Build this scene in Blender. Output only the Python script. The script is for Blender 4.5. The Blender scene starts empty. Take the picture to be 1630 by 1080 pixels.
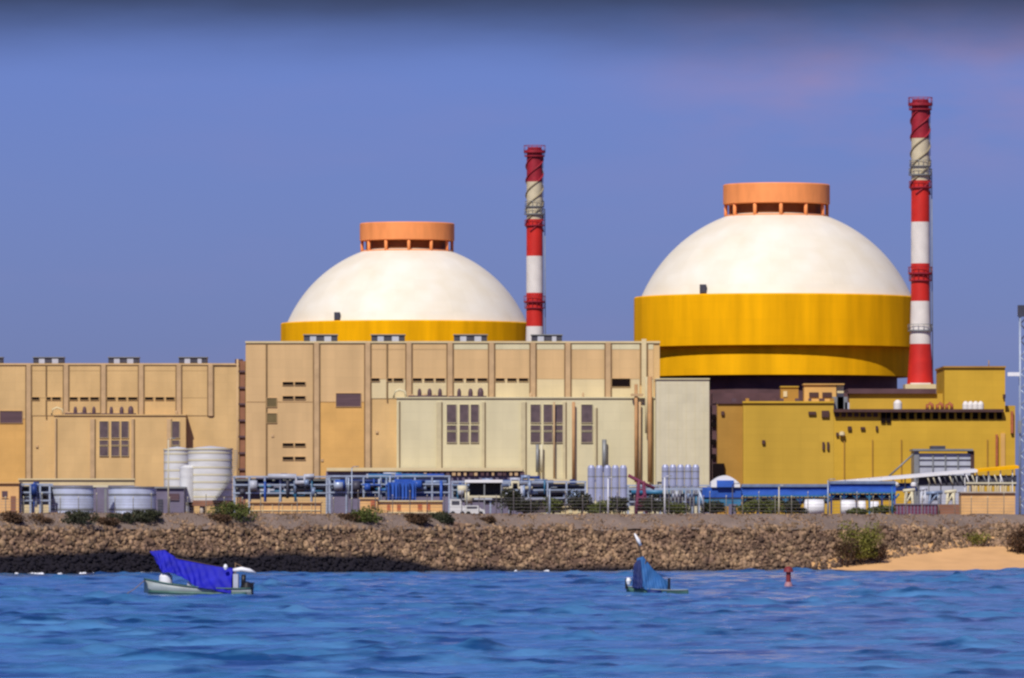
import bpy, math, random
import numpy as np
from mathutils import Vector, Matrix
R = math.radians
random.seed(7); rng = np.random.default_rng(7)
scene = bpy.context.scene
COL = scene.collection

# ------------------------------------------------------------------ camera
CAM_H = 6.0; F = 11900.0; HZ = 838.0          # focal length and horizon row, in pixels of a 1630 px wide frame
cd = bpy.data.cameras.new('camera'); cam = bpy.data.objects.new('camera', cd); COL.objects.link(cam)
cam.location = (0, 0, CAM_H); cam.rotation_euler = (R(90), 0, 0)
cd.sensor_width = 36; cd.lens = 36*F/1630; cd.shift_y = (HZ-540)/1630
cd.clip_start = 1; cd.clip_end = 30000
scene.camera = cam
scene.cycles.pixel_filter_type = 'BLACKMAN_HARRIS'; scene.cycles.filter_width = 2.5

# ------------------------------------------------------------------ world and sun
SUN_EL, SUN_AZ = 46, 18                        # sun behind the camera, to its left
w = bpy.data.worlds.new('World'); scene.world = w; w.use_nodes = True
nt = w.node_tree; nt.nodes.clear()
out = nt.nodes.new('ShaderNodeOutputWorld'); bg = nt.nodes.new('ShaderNodeBackground')
sky = nt.nodes.new('ShaderNodeTexSky'); sky.sky_type = 'NISHITA'; sky.sun_disc = False
sky.sun_elevation = R(SUN_EL); sky.sun_rotation = R(180+SUN_AZ)
sky.air_density = 1.0; sky.dust_density = 0.6; sky.ozone_density = 3.0
bg.inputs['Strength'].default_value = 0.105
tint = nt.nodes.new('ShaderNodeMix'); tint.data_type = 'RGBA'; tint.blend_type = 'MULTIPLY'
tint.inputs['Factor'].default_value = 1; tint.inputs['B'].default_value = (0.27, 0.322, 0.785, 1)
nt.links.new(sky.outputs[0], tint.inputs['A'])
tc = nt.nodes.new('ShaderNodeTexCoord'); sx = nt.nodes.new('ShaderNodeSeparateXYZ')
nt.links.new(tc.outputs['Generated'], sx.inputs[0])
mp = nt.nodes.new('ShaderNodeMapping'); mp.inputs['Scale'].default_value = (14, 14, 60)
nt.links.new(tc.outputs['Generated'], mp.inputs[0])
nz = nt.nodes.new('ShaderNodeTexNoise'); nz.inputs['Scale'].default_value = 1.6; nz.inputs['Detail'].default_value = 6
nt.links.new(mp.outputs[0], nz.inputs['Vector'])
# thin pinkish haze cloud patches
cr = nt.nodes.new('ShaderNodeMapRange'); cr.inputs['From Min'].default_value = .50; cr.inputs['From Max'].default_value = .78
cr.inputs['To Max'].default_value = .16
nt.links.new(nz.outputs['Fac'], cr.inputs['Value'])
cm = nt.nodes.new('ShaderNodeMix'); cm.data_type = 'RGBA'; cm.inputs['B'].default_value = (2.7, 2.35, 4.6, 1)
px1 = nt.nodes.new('ShaderNodeMapRange'); px1.interpolation_type = 'SMOOTHSTEP'; px1.inputs['From Min'].default_value = .004; px1.inputs['From Max'].default_value = .04
nt.links.new(sx.outputs['X'], px1.inputs['Value'])
px2 = nt.nodes.new('ShaderNodeMapRange'); px2.interpolation_type = 'SMOOTHSTEP'; px2.inputs['From Min'].default_value = .040; px2.inputs['From Max'].default_value = .060
nt.links.new(sx.outputs['Z'], px2.inputs['Value'])
pm = nt.nodes.new('ShaderNodeMath'); pm.operation = 'MULTIPLY'; nt.links.new(px1.outputs[0], pm.inputs[0]); nt.links.new(px2.outputs[0], pm.inputs[1])
mp3 = nt.nodes.new('ShaderNodeMapping'); mp3.inputs['Scale'].default_value = (30, 30, 75); nt.links.new(tc.outputs['Generated'], mp3.inputs[0])
nz3 = nt.nodes.new('ShaderNodeTexNoise'); nz3.inputs['Scale'].default_value = 1.4; nz3.inputs['Detail'].default_value = 7; nt.links.new(mp3.outputs[0], nz3.inputs['Vector'])
cr3 = nt.nodes.new('ShaderNodeMapRange'); cr3.inputs['From Min'].default_value = .38; cr3.inputs['From Max'].default_value = .66; cr3.inputs['To Max'].default_value = .75
nt.links.new(nz3.outputs['Fac'], cr3.inputs['Value'])
pq = nt.nodes.new('ShaderNodeMath'); pq.operation = 'MULTIPLY_ADD'; nt.links.new(pm.outputs[0], pq.inputs[0]); nt.links.new(cr3.outputs[0], pq.inputs[1]); nt.links.new(cr.outputs[0], pq.inputs[2])
nt.links.new(pq.outputs[0], cm.inputs['Factor']); nt.links.new(tint.outputs['Result'], cm.inputs['A'])
# added dark gradient band painted into the sky, not a cloud, lower edge uneven
ad = nt.nodes.new('ShaderNodeMath'); ad.operation = 'MULTIPLY_ADD'; ad.inputs[1].default_value = .006
nt.links.new(nz.outputs['Fac'], ad.inputs[0]); nt.links.new(sx.outputs['Z'], ad.inputs[2])
band = nt.nodes.new('ShaderNodeMapRange'); band.interpolation_type = 'SMOOTHSTEP'
band.inputs['From Min'].default_value = .0620; band.inputs['From Max'].default_value = .0765
nt.links.new(ad.outputs[0], band.inputs['Value'])
top = nt.nodes.new('ShaderNodeMapRange'); top.interpolation_type = 'SMOOTHSTEP'
top.inputs['From Min'].default_value = .074; top.inputs['From Max'].default_value = .090
top.inputs['To Min'].default_value = 1; top.inputs['To Max'].default_value = 0
nt.links.new(sx.outputs['Z'], top.inputs['Value'])
mu = nt.nodes.new('ShaderNodeMath'); mu.operation = 'MULTIPLY'
nt.links.new(band.outputs[0], mu.inputs[0]); nt.links.new(top.outputs[0], mu.inputs[1])
dk = nt.nodes.new('ShaderNodeMix'); dk.data_type = 'RGBA'; dk.inputs['B'].default_value = (.36, .50, 1.0, 1)
nt.links.new(mu.outputs[0], dk.inputs['Factor']); nt.links.new(cm.outputs['Result'], dk.inputs['A'])
nt.links.new(dk.outputs['Result'], bg.inputs['Color']); nt.links.new(bg.outputs[0], out.inputs[0])

sl = bpy.data.lights.new('sun', 'SUN'); sl.energy = 4.4; sl.angle = R(.5); sl.color = (1, .94, .84)
so = bpy.data.objects.new('sun', sl); COL.objects.link(so)
dirv = Vector((-math.sin(R(SUN_AZ))*math.cos(R(SUN_EL)), -math.cos(R(SUN_AZ))*math.cos(R(SUN_EL)), math.sin(R(SUN_EL))))
so.rotation_euler = dirv.to_track_quat('Z', 'Y').to_euler(); so.location = (-200, -200, 300)
scene.view_settings.view_transform = 'Standard'; scene.view_settings.look = 'None'
scene.view_settings.exposure = 0.0; scene.view_settings.gamma = 1

# ------------------------------------------------------------------ materials
MATS = {}
def mat(name, rgb, rough=.75, var=.18, scale=.5, stretch=(1, 1, 1), metal=0, rgb2=None, bump=0, bscale=3, spec=.3, island=0, zwet=None, joints=None):
    m = bpy.data.materials.new(name); m.use_nodes = True; n = m.node_tree; b = n.nodes['Principled BSDF']
    b.inputs['Roughness'].default_value = rough; b.inputs['Metallic'].default_value = metal
    b.inputs['Specular IOR Level'].default_value = spec
    t = n.nodes.new('ShaderNodeTexCoord'); mpn = n.nodes.new('ShaderNodeMapping'); mpn.inputs['Scale'].default_value = stretch
    n.links.new(t.outputs['Object'], mpn.inputs[0])
    no = n.nodes.new('ShaderNodeTexNoise'); no.inputs['Scale'].default_value = scale; no.inputs['Detail'].default_value = 5
    n.links.new(mpn.outputs[0], no.inputs['Vector'])
    mr = n.nodes.new('ShaderNodeMapRange'); mr.inputs['From Min'].default_value = .3; mr.inputs['From Max'].default_value = .7
    n.links.new(no.outputs['Fac'], mr.inputs['Value'])
    mx = n.nodes.new('ShaderNodeMix'); mx.data_type = 'RGBA'
    c2 = rgb2 or tuple(c*(1-var) for c in rgb); c1 = rgb if rgb2 else tuple(min(1, c*(1+var*.5)) for c in rgb)
    mx.inputs['A'].default_value = (*c1, 1); mx.inputs['B'].default_value = (*c2, 1)
    n.links.new(mr.outputs[0], mx.inputs['Factor']); src = mx.outputs['Result']
    if joints:                                   # cast panel joints, a faint grid on the wall face
        sp0 = n.nodes.new('ShaderNodeSeparateXYZ'); n.links.new(t.outputs['Object'], sp0.inputs[0])
        cb = n.nodes.new('ShaderNodeCombineXYZ')
        if len(joints) > 4:
            at = n.nodes.new('ShaderNodeMath'); at.operation = 'ARCTAN2'; n.links.new(sp0.outputs['Y'], at.inputs[0]); n.links.new(sp0.outputs['X'], at.inputs[1])
            am = n.nodes.new('ShaderNodeMath'); am.operation = 'MULTIPLY'; am.inputs[1].default_value = 26; n.links.new(at.outputs[0], am.inputs[0]); n.links.new(am.outputs[0], cb.inputs[0])
        else: n.links.new(sp0.outputs['X'], cb.inputs[0])
        n.links.new(sp0.outputs['Z'], cb.inputs[1])
        bk = n.nodes.new('ShaderNodeTexBrick'); bk.inputs['Scale'].default_value = 1; bk.offset = joints[3] if len(joints) > 3 else 0
        bk.inputs['Brick Width'].default_value = joints[0]; bk.inputs['Row Height'].default_value = joints[1]; bk.inputs['Mortar Size'].default_value = .05; bk.inputs['Mortar Smooth'].default_value = .5
        bk.inputs['Color1'].default_value = (1,1,1,1); bk.inputs['Color2'].default_value = (.955,.955,.955,1); bk.inputs['Mortar'].default_value = (joints[2],)*3+(1,)
        n.links.new(cb.outputs[0], bk.inputs['Vector'])
        jm = n.nodes.new('ShaderNodeMix'); jm.data_type = 'RGBA'; jm.blend_type = 'MULTIPLY'; jm.inputs['Factor'].default_value = 1
        n.links.new(src, jm.inputs['A']); n.links.new(bk.outputs['Color'], jm.inputs['B']); src = jm.outputs['Result']
    if island:
        g = n.nodes.new('ShaderNodeNewGeometry'); hv = n.nodes.new('ShaderNodeMapRange')
        hv.inputs['To Min'].default_value = 1-island; hv.inputs['To Max'].default_value = 1+island
        n.links.new(g.outputs['Random Per Island'], hv.inputs['Value'])
        vm = n.nodes.new('ShaderNodeVectorMath'); vm.operation = 'SCALE'
        n.links.new(src, vm.inputs[0]); n.links.new(hv.outputs[0], vm.inputs['Scale']); src = vm.outputs[0]
    if zwet:
        # tide mark: rocks below a wandering height are wet and weed-covered
        sp = n.nodes.new('ShaderNodeSeparateXYZ'); n.links.new(t.outputs['Object'], sp.inputs[0])
        lx = n.nodes.new('ShaderNodeMapRange'); lx.interpolation_type = 'SMOOTHSTEP'
        for k, v in zip(('From Min', 'From Max', 'To Min', 'To Max'), zwet[:4]): lx.inputs[k].default_value = v
        n.links.new(sp.outputs['X'], lx.inputs['Value'])
        n2 = n.nodes.new('ShaderNodeTexNoise'); n2.inputs['Scale'].default_value = .09; n2.inputs['Detail'].default_value = 3
        n.links.new(t.outputs['Object'], n2.inputs['Vector'])
        nm = n.nodes.new('ShaderNodeMath'); nm.operation = 'MULTIPLY_ADD'; nm.inputs[1].default_value = -2.2; 
        n.links.new(n2.outputs['Fac'], nm.inputs[0]); n.links.new(sp.outputs['Z'], nm.inputs[2])
        s2 = n.nodes.new('ShaderNodeMath'); s2.operation = 'SUBTRACT'; n.links.new(nm.outputs[0], s2.inputs[0]); n.links.new(lx.outputs[0], s2.inputs[1])
        st = n.nodes.new('ShaderNodeMapRange'); st.inputs['From Min'].default_value = -1.45; st.inputs['From Max'].default_value = -.55
        n.links.new(s2.outputs[0], st.inputs['Value'])
        wm = n.nodes.new('ShaderNodeMix'); wm.data_type = 'RGBA'; wm.inputs['A'].default_value = (.009, .007, .012, 1)
        n.links.new(st.outputs[0], wm.inputs['Factor']); n.links.new(src, wm.inputs['B']); src = wm.outputs['Result']
    n.links.new(src, b.inputs['Base Color'])
    if bump:
        nb = n.nodes.new('ShaderNodeTexNoise'); nb.inputs['Scale'].default_value = bscale; nb.inputs['Detail'].default_value = 4
        n.links.new(t.outputs['Object'], nb.inputs['Vector'])
        bp = n.nodes.new('ShaderNodeBump'); bp.inputs['Strength'].default_value = bump
        n.links.new(nb.outputs['Fac'], bp.inputs['Height']); n.links.new(bp.outputs[0], b.inputs['Normal'])
    MATS[name] = m; return m
VS = (1, 1, .12)   # vertical weather streaks
HS = (.2, .2, 1.2)
mat('tan', (.62, .415, .18), var=.16, scale=.22, stretch=(1, 1, .5), joints=(3.0, 1.6, .91))
mat('tan_orange', (.64, .37, .11), var=.14, scale=.2, joints=(3.0, 1.6, .91))
mat('tan_pink', (.61, .41, .195), var=.14, scale=.3, stretch=VS, joints=(3.0, 1.6, .91))
mat('cream', (.64, .53, .30), var=.12, scale=.25, stretch=(1, 1, .3), joints=(3.0, 1.6, .91))
mat('pale', (.61, .55, .345), var=.10, scale=.25, stretch=(1, 1, .3), joints=(3.0, 1.6, .91))
mat('palegrey', (.60, .55, .38), var=.08, scale=.4, joints=(3.0, 1.6, .91))
mat('pil', (.50, .34, .18), var=.15, scale=.6)
mat('pil_cream', (.52, .45, .27), var=.12, scale=.6)
mat('line', (.21, .13, .06), var=.2)
mat('opening', (.010, .006, .006), rough=.8, var=.3, spec=.05)
mat('louvre', (.105, .062, .07), rough=.5, var=.25, scale=2, stretch=(.1, 1, 6))
mat('glass_far', (.12, .085, .085), rough=.25, var=.3, scale=.8, spec=.5)
mat('glass_olive', (.16, .12, .05), rough=.35, var=.2)
mat('mustard', (.53, .335, .045), var=.14, scale=.14, stretch=(1, 1, .35), joints=(3.2, 1.25, .91), spec=.1)
mat('mustard_bright', (.57, .35, .038), var=.10, scale=.2, joints=(3.2, 1.25, .91), spec=.1)
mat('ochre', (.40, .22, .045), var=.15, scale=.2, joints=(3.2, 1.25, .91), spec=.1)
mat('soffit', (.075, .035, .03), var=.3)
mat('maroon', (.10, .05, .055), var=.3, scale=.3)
mat('yellow', (.84, .41, .002), rough=.8, var=.2, scale=.35, stretch=(1, 1, .12), spec=.06, joints=(3.4, 3.15, .93, 0, 'cyl'))
mat('yellow_low', (.86, .43, .004), rough=.8, var=.18, scale=.35, stretch=(1, 1, .12), spec=.06, joints=(3.4, 2.7, .94, 0, 'cyl'))
mat('domewhite', (.77, .73, .61), rough=.6, scale=.16, stretch=(1, 1, 1.4), rgb2=(.72, .655, .50), joints=(4.3, 2.3, .955, 0, 'cyl'))
mat('orange', (.86, .30, .09), rough=.65, var=.18, scale=.5, stretch=(1, 1, .3))
mat('orange_shaded', (.20, .065, .012), rough=.7, var=.15)
mat('red', (.54, .022, .014), rough=.55, var=.2, scale=.4)
mat('darkred', (.30, .016, .028), rough=.55, var=.25, scale=.8)
mat('chim_white', (.70, .66, .60), rough=.6, var=.14, scale=.4)
mat('chim_cream', (.55, .48, .32), rough=.6, var=.15, scale=.6)
mat('strake', (.30, .25, .15), rough=.6)
mat('steel', (.24, .25, .25), rough=.5, var=.2, metal=.3)
mat('darksteel', (.055, .055, .075), rough=.5, var=.3)
mat('whitepaint', (.74, .74, .74), rough=.45, var=.08)
mat('lightpanel', (.42, .44, .50), rough=.4, var=.15)
mat('tank', (.66, .66, .64), rough=.35, var=.14, scale=.7, stretch=(.5, .5, 2.4), metal=.1)
mat('tank_blue', (.56, .62, .78), rough=.35, var=.2, scale=.5, metal=.2)
mat('tank_dull', (.16, .14, .20), rough=.6, var=.2)
mat('silo', (.42, .45, .60), rough=.3, var=.12, scale=.5, metal=.3)
mat('pipe_bluegrey', (.19, .25, .37), rough=.4, var=.25, scale=.8, metal=.2)
mat('pipe_pale', (.36, .42, .52), rough=.4, var=.25, scale=.8, metal=.2)
mat('pipe_blue', (.03, .10, .42), rough=.4, var=.3, scale=.6)
mat('pipe_deep', (.012, .035, .16), rough=.5, var=.3, scale=.6)
mat('pipe_teal', (.04, .17, .30), rough=.4, var=.3)
mat('blue_roof', (.035, .12, .50), rough=.5, var=.25, scale=.5)
mat('lowbuild', (.68, .40, .16), var=.15, scale=.5)
mat('lowbuild_pale', (.62, .50, .28), var=.15, scale=.5)
mat('concrete', (.42, .36, .30), var=.2, scale=.5)
mat('brownbase', (.26, .12, .07), var=.2)
mat('pipe_tan', (.45, .25, .11), var=.2)
mat('rust', (.40, .12, .05), var=.3, scale=2)
mat('purple', (.16, .03, .07), var=.3)
mat('rock', (.29, .19, .105), rough=.95, scale=.35, rgb2=(.125, .075, .052), island=.62, bump=.5, bscale=5, zwet=(-19, -7, 2.5, .5))
mat('ground', (.14, .085, .055), rough=.95, var=.35, scale=.35, bump=.4, bscale=2, zwet=(-19, -7, 2.5, .5))
mat('bank', (.20, .15, .118), rough=.95, var=.22, scale=.4, bump=.3, bscale=2)
mat('sand', (.64, .37, .155), rough=.95, var=.12, scale=.25, bump=.15, bscale=1.5)
mat('leaf', (.085, .10, .018), rough=.7, var=.5, scale=.8, island=.4)
mat('leaf_dark', (.035, .038, .016), rough=.7, var=.5, scale=.8, island=.45)
mat('leaf_olive', (.16, .15, .022), rough=.7, var=.4, scale=.8, island=.4)
mat('scrub', (.20, .125, .07), rough=.9, var=.4, scale=.8, island=.5)
mat('leaf_dry', (.085, .045, .022), rough=.8, var=.4, scale=.8, island=.4)
mat('bark', (.08, .05, .03), var=.3)
mat('hull', (.27, .31, .31), rough=.4, var=.2, scale=1.2)
mat('hull_green', (.05, .12, .10), rough=.4, var=.25, scale=1.5)
mat('tarp', (.006, .008, .36), rough=.7, var=.3, scale=.9, bump=.3, bscale=2)
mat('tarp_sky', (.02, .105, .29), rough=.7, var=.3, scale=1.0, bump=.3, bscale=2)
mat('tarp_navy', (.006, .02, .12), rough=.6, var=.3, scale=1.2)
mat('black', (.012, .012, .015), rough=.4, var=.2)
mat('buoy', (.20, .03, .03), rough=.5, var=.3)
mat('buoy_pink', (.40, .20, .22), rough=.5, var=.3)
mat('foam', (.8, .82, .85), rough=.7, var=.1)
mat('fencewire', (.30, .27, .26), rough=.6, var=.2, metal=.2)

def water_mat():
    m = bpy.data.materials.new('sea_water'); m.use_nodes = True; n = m.node_tree; b = n.nodes['Principled BSDF']
    b.inputs['Roughness'].default_value = .16; b.inputs['IOR'].default_value = 1.7
    t = n.nodes.new('ShaderNodeTexCoord')
    mpn = n.nodes.new('ShaderNodeMapping'); mpn.inputs['Scale'].default_value = (.16, .10, 1)
    n.links.new(t.outputs['Object'], mpn.inputs[0])
    a = n.nodes.new('ShaderNodeTexNoise'); a.inputs['Scale'].default_value = 1.0; a.inputs['Detail'].default_value = 5
    n.links.new(mpn.outputs[0], a.inputs['Vector'])
    mr = n.nodes.new('ShaderNodeMapRange'); mr.inputs['From Min'].default_value = .35; mr.inputs['From Max'].default_value = .65
    n.links.new(a.outputs['Fac'], mr.inputs['Value'])
    mx = n.nodes.new('ShaderNodeMix'); mx.data_type = 'RGBA'
    mx.inputs['A'].default_value = (.042, .160, .345, 1); mx.inputs['B'].default_value = (.078, .220, .44, 1)
    n.links.new(mr.outputs[0], mx.inputs['Factor'])
    # dark wave-face streaks painted into the body colour, a few metres across
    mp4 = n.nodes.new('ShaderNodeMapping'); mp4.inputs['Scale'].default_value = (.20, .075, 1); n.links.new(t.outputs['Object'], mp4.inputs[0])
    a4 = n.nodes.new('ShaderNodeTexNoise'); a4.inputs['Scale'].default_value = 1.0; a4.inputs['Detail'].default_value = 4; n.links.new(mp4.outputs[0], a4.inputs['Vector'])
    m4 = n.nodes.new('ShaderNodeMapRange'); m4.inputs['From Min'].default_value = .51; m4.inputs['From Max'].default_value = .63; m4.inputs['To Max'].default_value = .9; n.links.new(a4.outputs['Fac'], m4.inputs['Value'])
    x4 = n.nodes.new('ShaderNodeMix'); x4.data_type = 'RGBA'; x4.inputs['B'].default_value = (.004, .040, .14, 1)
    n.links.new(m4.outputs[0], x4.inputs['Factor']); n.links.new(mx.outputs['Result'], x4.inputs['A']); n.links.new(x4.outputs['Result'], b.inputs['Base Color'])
    nb = n.nodes.new('ShaderNodeTexNoise'); nb.inputs['Scale'].default_value = 2.2; nb.inputs['Detail'].default_value = 5
    mp2 = n.nodes.new('ShaderNodeMapping'); mp2.inputs['Scale'].default_value = (.7, 1, 1)
    n.links.new(t.outputs['Object'], mp2.inputs[0]); n.links.new(mp2.outputs[0], nb.inputs['Vector'])
    bp = n.nodes.new('ShaderNodeBump'); bp.inputs['Strength'].default_value = .8; bp.inputs['Distance'].default_value = .09
    n.links.new(nb.outputs['Fac'], bp.inputs['Height']); n.links.new(bp.outputs[0], b.inputs['Normal'])
    MATS['water'] = m
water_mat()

# ------------------------------------------------------------------ mesh helpers
def X(px, D): return (px-815)*D/F
def Z(py, D): return CAM_H+(HZ-py)*D/F
GZ = 7.5
class MB:
    def __init__(s): s.v = []; s.f = []; s.smooth = []
    def add(s, vs, fs, sm=False):
        o = len(s.v); s.v += [tuple(p) for p in vs]; s.f += [tuple(i+o for i in f) for f in fs]; s.smooth += [sm]*len(fs); return s
    def box(s, x0, x1, y0, y1, z0, z1):
        return s.add([(x0,y0,z0),(x1,y0,z0),(x1,y1,z0),(x0,y1,z0),(x0,y0,z1),(x1,y0,z1),(x1,y1,z1),(x0,y1,z1)],
              [(0,3,2,1),(4,5,6,7),(0,1,5,4),(1,2,6,5),(2,3,7,6),(3,0,4,7)])
    def pbox(s, px0, px1, py0, py1, D, dep, zb=None):   # py0 top, py1 bottom; front face at distance D
        return s.box(X(px0,D), X(px1,D), D, D+dep, Z(py1,D) if zb is None else zb, Z(py0,D))
    def tube(s, pts, r, n=8, caps=True):
        pts = [Vector(p) for p in pts]; rs = r if isinstance(r, (list, tuple)) else [r]*len(pts)
        vs = []; fs = []
        for i, p in enumerate(pts):
            d = (pts[min(i+1, len(pts)-1)]-pts[max(i-1, 0)]).normalized()
            a = Vector((0,0,1)) if abs(d.z) < .9 else Vector((1,0,0))
            u = d.cross(a).normalized(); v2 = d.cross(u)
            for k in range(n):
                t = 2*math.pi*k/n; vs.append(p+(u*math.cos(t)+v2*math.sin(t))*rs[i])
        for i in range(len(pts)-1):
            for k in range(n):
                fs.append((i*n+k, (i+1)*n+k, (i+1)*n+(k+1)%n, i*n+(k+1)%n))
        s.add(vs, fs, True)
        if caps:
            o = len(s.v)-len(vs); s.f += [tuple(o+k for k in range(n)), tuple(o+(len(pts)-1)*n+k for k in reversed(range(n)))]; s.smooth += [False]*2
        return s
    def lathe(s, cx, cy, prof, n=48, cap0=True, cap1=True, sm=True):
        for (r0,z0),(r1,z1) in zip(prof, prof[1:]):
            vs = [(cx+r*math.cos(2*math.pi*k/n), cy+r*math.sin(2*math.pi*k/n), z) for r,z in ((r0,z0),(r1,z1)) for k in range(n)]
            s.add(vs, [(k, (k+1)%n, n+(k+1)%n, n+k) for k in range(n)], sm)
        for on, (r, z), rv in ((cap0, prof[0], True), (cap1, prof[-1], False)):
            if on and r > .01:
                vs = [(cx+r*math.cos(2*math.pi*k/n), cy+r*math.sin(2*math.pi*k/n), z) for k in range(n)]
                s.add(vs, [tuple(reversed(range(n))) if rv else tuple(range(n))])
        return s
    def sphere_lathe(s, cx, cy, R_, zc, a0, a1, n=64, m=24):   # smooth dome with shared vertices
        vs = []; fs = []
        for i in range(m+1):
            a = a0+(a1-a0)*i/m
            for k in range(n):
                t = 2*math.pi*k/n; vs.append((cx+R_*math.cos(a)*math.cos(t), cy+R_*math.cos(a)*math.sin(t), zc+R_*math.sin(a)))
        for i in range(m):
            for k in range(n): fs.append((i*n+k, i*n+(k+1)%n, (i+1)*n+(k+1)%n, (i+1)*n+k))
        return s.add(vs, fs, True)
    def build(s, name, m, parent=None, kind=None, loc=None):
        me = bpy.data.meshes.new(name)
        base = Vector((0,0,0)); p = parent
        while p is not None: base += p.location; p = p.parent
        if loc is not None: base = Vector(loc)
        me.from_pydata([(x-base.x, y-base.y, z-base.z) for x,y,z in s.v], [], s.f)
        me.polygons.foreach_set('use_smooth', s.smooth)
        me.materials.append(MATS[m]); me.update()
        o = bpy.data.objects.new(name, me); COL.objects.link(o)
        if parent is not None: o.parent = parent
        if loc is not None: o.location = loc
        if kind: o['kind'] = kind
        return o
def tag(o, label=None, cat=None, group=None):
    if label: o['label'] = label
    if cat: o['category'] = cat
    if group: o['group'] = group
    return o
def thing(name, label, cat, loc=(0,0,0), group=None):
    o = bpy.data.objects.new(name, None); COL.objects.link(o); o.location = loc; o.empty_display_size = .5
    return tag(o, label, cat, group)
KIDS = {}
def copy_tree(o, parent=None):
    c = o.copy(); COL.objects.link(c)
    if parent is not None: c.parent = parent
    for ch in [q for q in bpy.data.objects if q.parent == o and q is not c]: copy_tree(ch, c)
    return c

# ------------------------------------------------------------------ terrain
def shore(x): return np.interp(x, [-400,-64,0,45,70,400], [905,932,990,1012,1018,1040])
def beach(x):   # width and top height of the sandy wedge in front of the rocks
    return np.interp(x, [-1e4,41,52,64,1e4],[0,0,9,20,22]), np.interp(x, [-1e4,41,52,64,1e4],[0,0,1.5,3.1,3.3])
def H(x, y):
    o = y-shore(x); br, bz = beach(x)
    o2 = o-br; slope = bz+o2/1.6; crest = (5.6-bz)*1.6
    z = np.where(o < 0, np.maximum(o*.5, -8), np.where(o2 < 0, bz*o/np.maximum(br, .01), np.minimum(slope, 5.6)))
    z = np.where(o2 > crest, np.minimum(5.6+(o2-crest)*.5, GZ), z)
    return z
def grid_mesh(name, xs, ys, zf, m, kind='structure', smooth=True, xy=None):
    if xy is None: gx, gy = np.meshgrid(xs, ys)
    else: gx, gy = xy
    gz = zf(gx, gy); nr, nc = gx.shape
    co = np.stack([gx, gy, gz], -1).reshape(-1, 3).astype(np.float32)
    i = np.arange(nr*nc).reshape(nr, nc)
    q = np.stack([i[:-1,:-1], i[:-1,1:], i[1:,1:], i[1:,:-1]], -1).reshape(-1)
    me = bpy.data.meshes.new(name); me.vertices.add(len(co)); me.vertices.foreach_set('co', co.ravel())
    nf = len(q)//4; me.loops.add(len(q)); me.loops.foreach_set('vertex_index', q.astype(np.int32))
    me.polygons.add(nf); me.polygons.foreach_set('loop_start', np.arange(0, nf*4, 4, dtype=np.int32))
    me.polygons.foreach_set('use_smooth', np.full(nf, smooth)); me.update(calc_edges=True); me.validate()
    me.materials.append(MATS[m]); o = bpy.data.objects.new(name, me); COL.objects.link(o); o['kind'] = kind
    return o
xs = np.concatenate([[-9000,-3000,-900,-400,-250], np.arange(-160, 161, 1.5), [250,400,900,3000,9000]])
offs = np.concatenate([[-700,-40,-20,-8,-2,-.5], np.arange(0, 46, 1.0), [60,120,400,900,2500,6000,12000]])
def terr_xy():
    gx = np.repeat(xs[None,:], len(offs), 0); gy = shore(gx)+offs[:,None]; return gx, gy
grid_mesh('ground', None, None, lambda x, y: H(x, y)-.15*(y > 0)+np.where((y-shore(x) > 2)&(y-shore(x) < 60), rng.normal(0, .06, x.shape), 0), 'ground', xy=terr_xy())
# sand
def sand_xy():
    u = np.linspace(0, 1, 26)[:,None]; x = np.arange(37, 130, .8)[None,:]
    br, _ = beach(x); s0 = shore(x)
    return np.repeat(x, 26, 0), (s0-4)+u*(br+6)
grid_mesh('beach_sand', None, None, lambda x, y: np.where(y < shore(x), (y-shore(x))*.12, H(x, y))+.12+.10*np.sin(x*.6)*np.sin(y*.4)-.9*np.exp(-((x-37)/3.0)**2), 'sand', xy=sand_xy())
# gravel bank road shoulder between the rocks and the plant (thin strip over the ground)
def bank_xy():
    u = np.linspace(0, 1, 9)[:,None]; x = np.arange(-150, 150, 1.5)[None,:]
    br, bz = beach(x); c = shore(x)+br+(5.6-bz)*1.6
    return np.repeat(x, 9, 0), c-.3+u*6
grid_mesh('gravel_bank', None, None, lambda x, y: H(x, y)+.12+rng.normal(0, .05, x.shape)+.12*np.sin(x*.35+y), 'bank', xy=bank_xy())

# ------------------------------------------------------------------ sea with real waves
def waves(x, y):
    z = np.zeros_like(x); r2 = np.random.default_rng(11)
    tot = 0
    for k in range(60):
        lam = .8*(6.5/.8)**r2.random(); th = r2.normal(0, R(9+9*(lam < 2))); amp = lam**.85*(.6+.8*r2.random())
        kx, ky = math.sin(th)*2*math.pi/lam, math.cos(th)*2*math.pi/lam
        z += amp*np.sin(kx*x+ky*y+r2.random()*6.28+1.1*np.sin(x*.031*(1+.3*k%3)+y*.017)); tot += amp*amp/2
    z = z/math.sqrt(tot)
    z = .050*(np.exp(.7*z)-1.25)/.7
    # wind patches
    g = np.clip(.8+.38*np.sin(x*.35+2*np.sin(y*.05))*np.sin(y*.19+1.2*np.sin(x*.13))+.3*np.sin(x*.16+y*.09+1.7)*np.sin(y*.071), .55, 1.6)
    fade = np.clip((y-120)/80, 0, 1)*np.clip((1100-y)/60, 0, 1)*np.clip((.30-np.abs(x)/np.maximum(y, 1))/.1, 0, 1)
    return z*g*fade
ys = [-2500,-600,-100,60,150,200,240]; d = 262.
while d < 1045: ys.append(d); d += .34*(d/300)**1.0
ys = np.array(ys+[1100.,1300,3000])
us = np.concatenate([[-40,-8,-1.5,-.5,-.2,-.14], np.linspace(-.085, .085, 520), [.14,.2,.5,1.5,8,40]])
gy = np.repeat(ys[:,None], len(us), 1); gx = us[None,:]*np.maximum(np.abs(gy), 260)
sea = grid_mesh('sea_water', None, None, waves, 'water', xy=(gx, gy))

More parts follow.
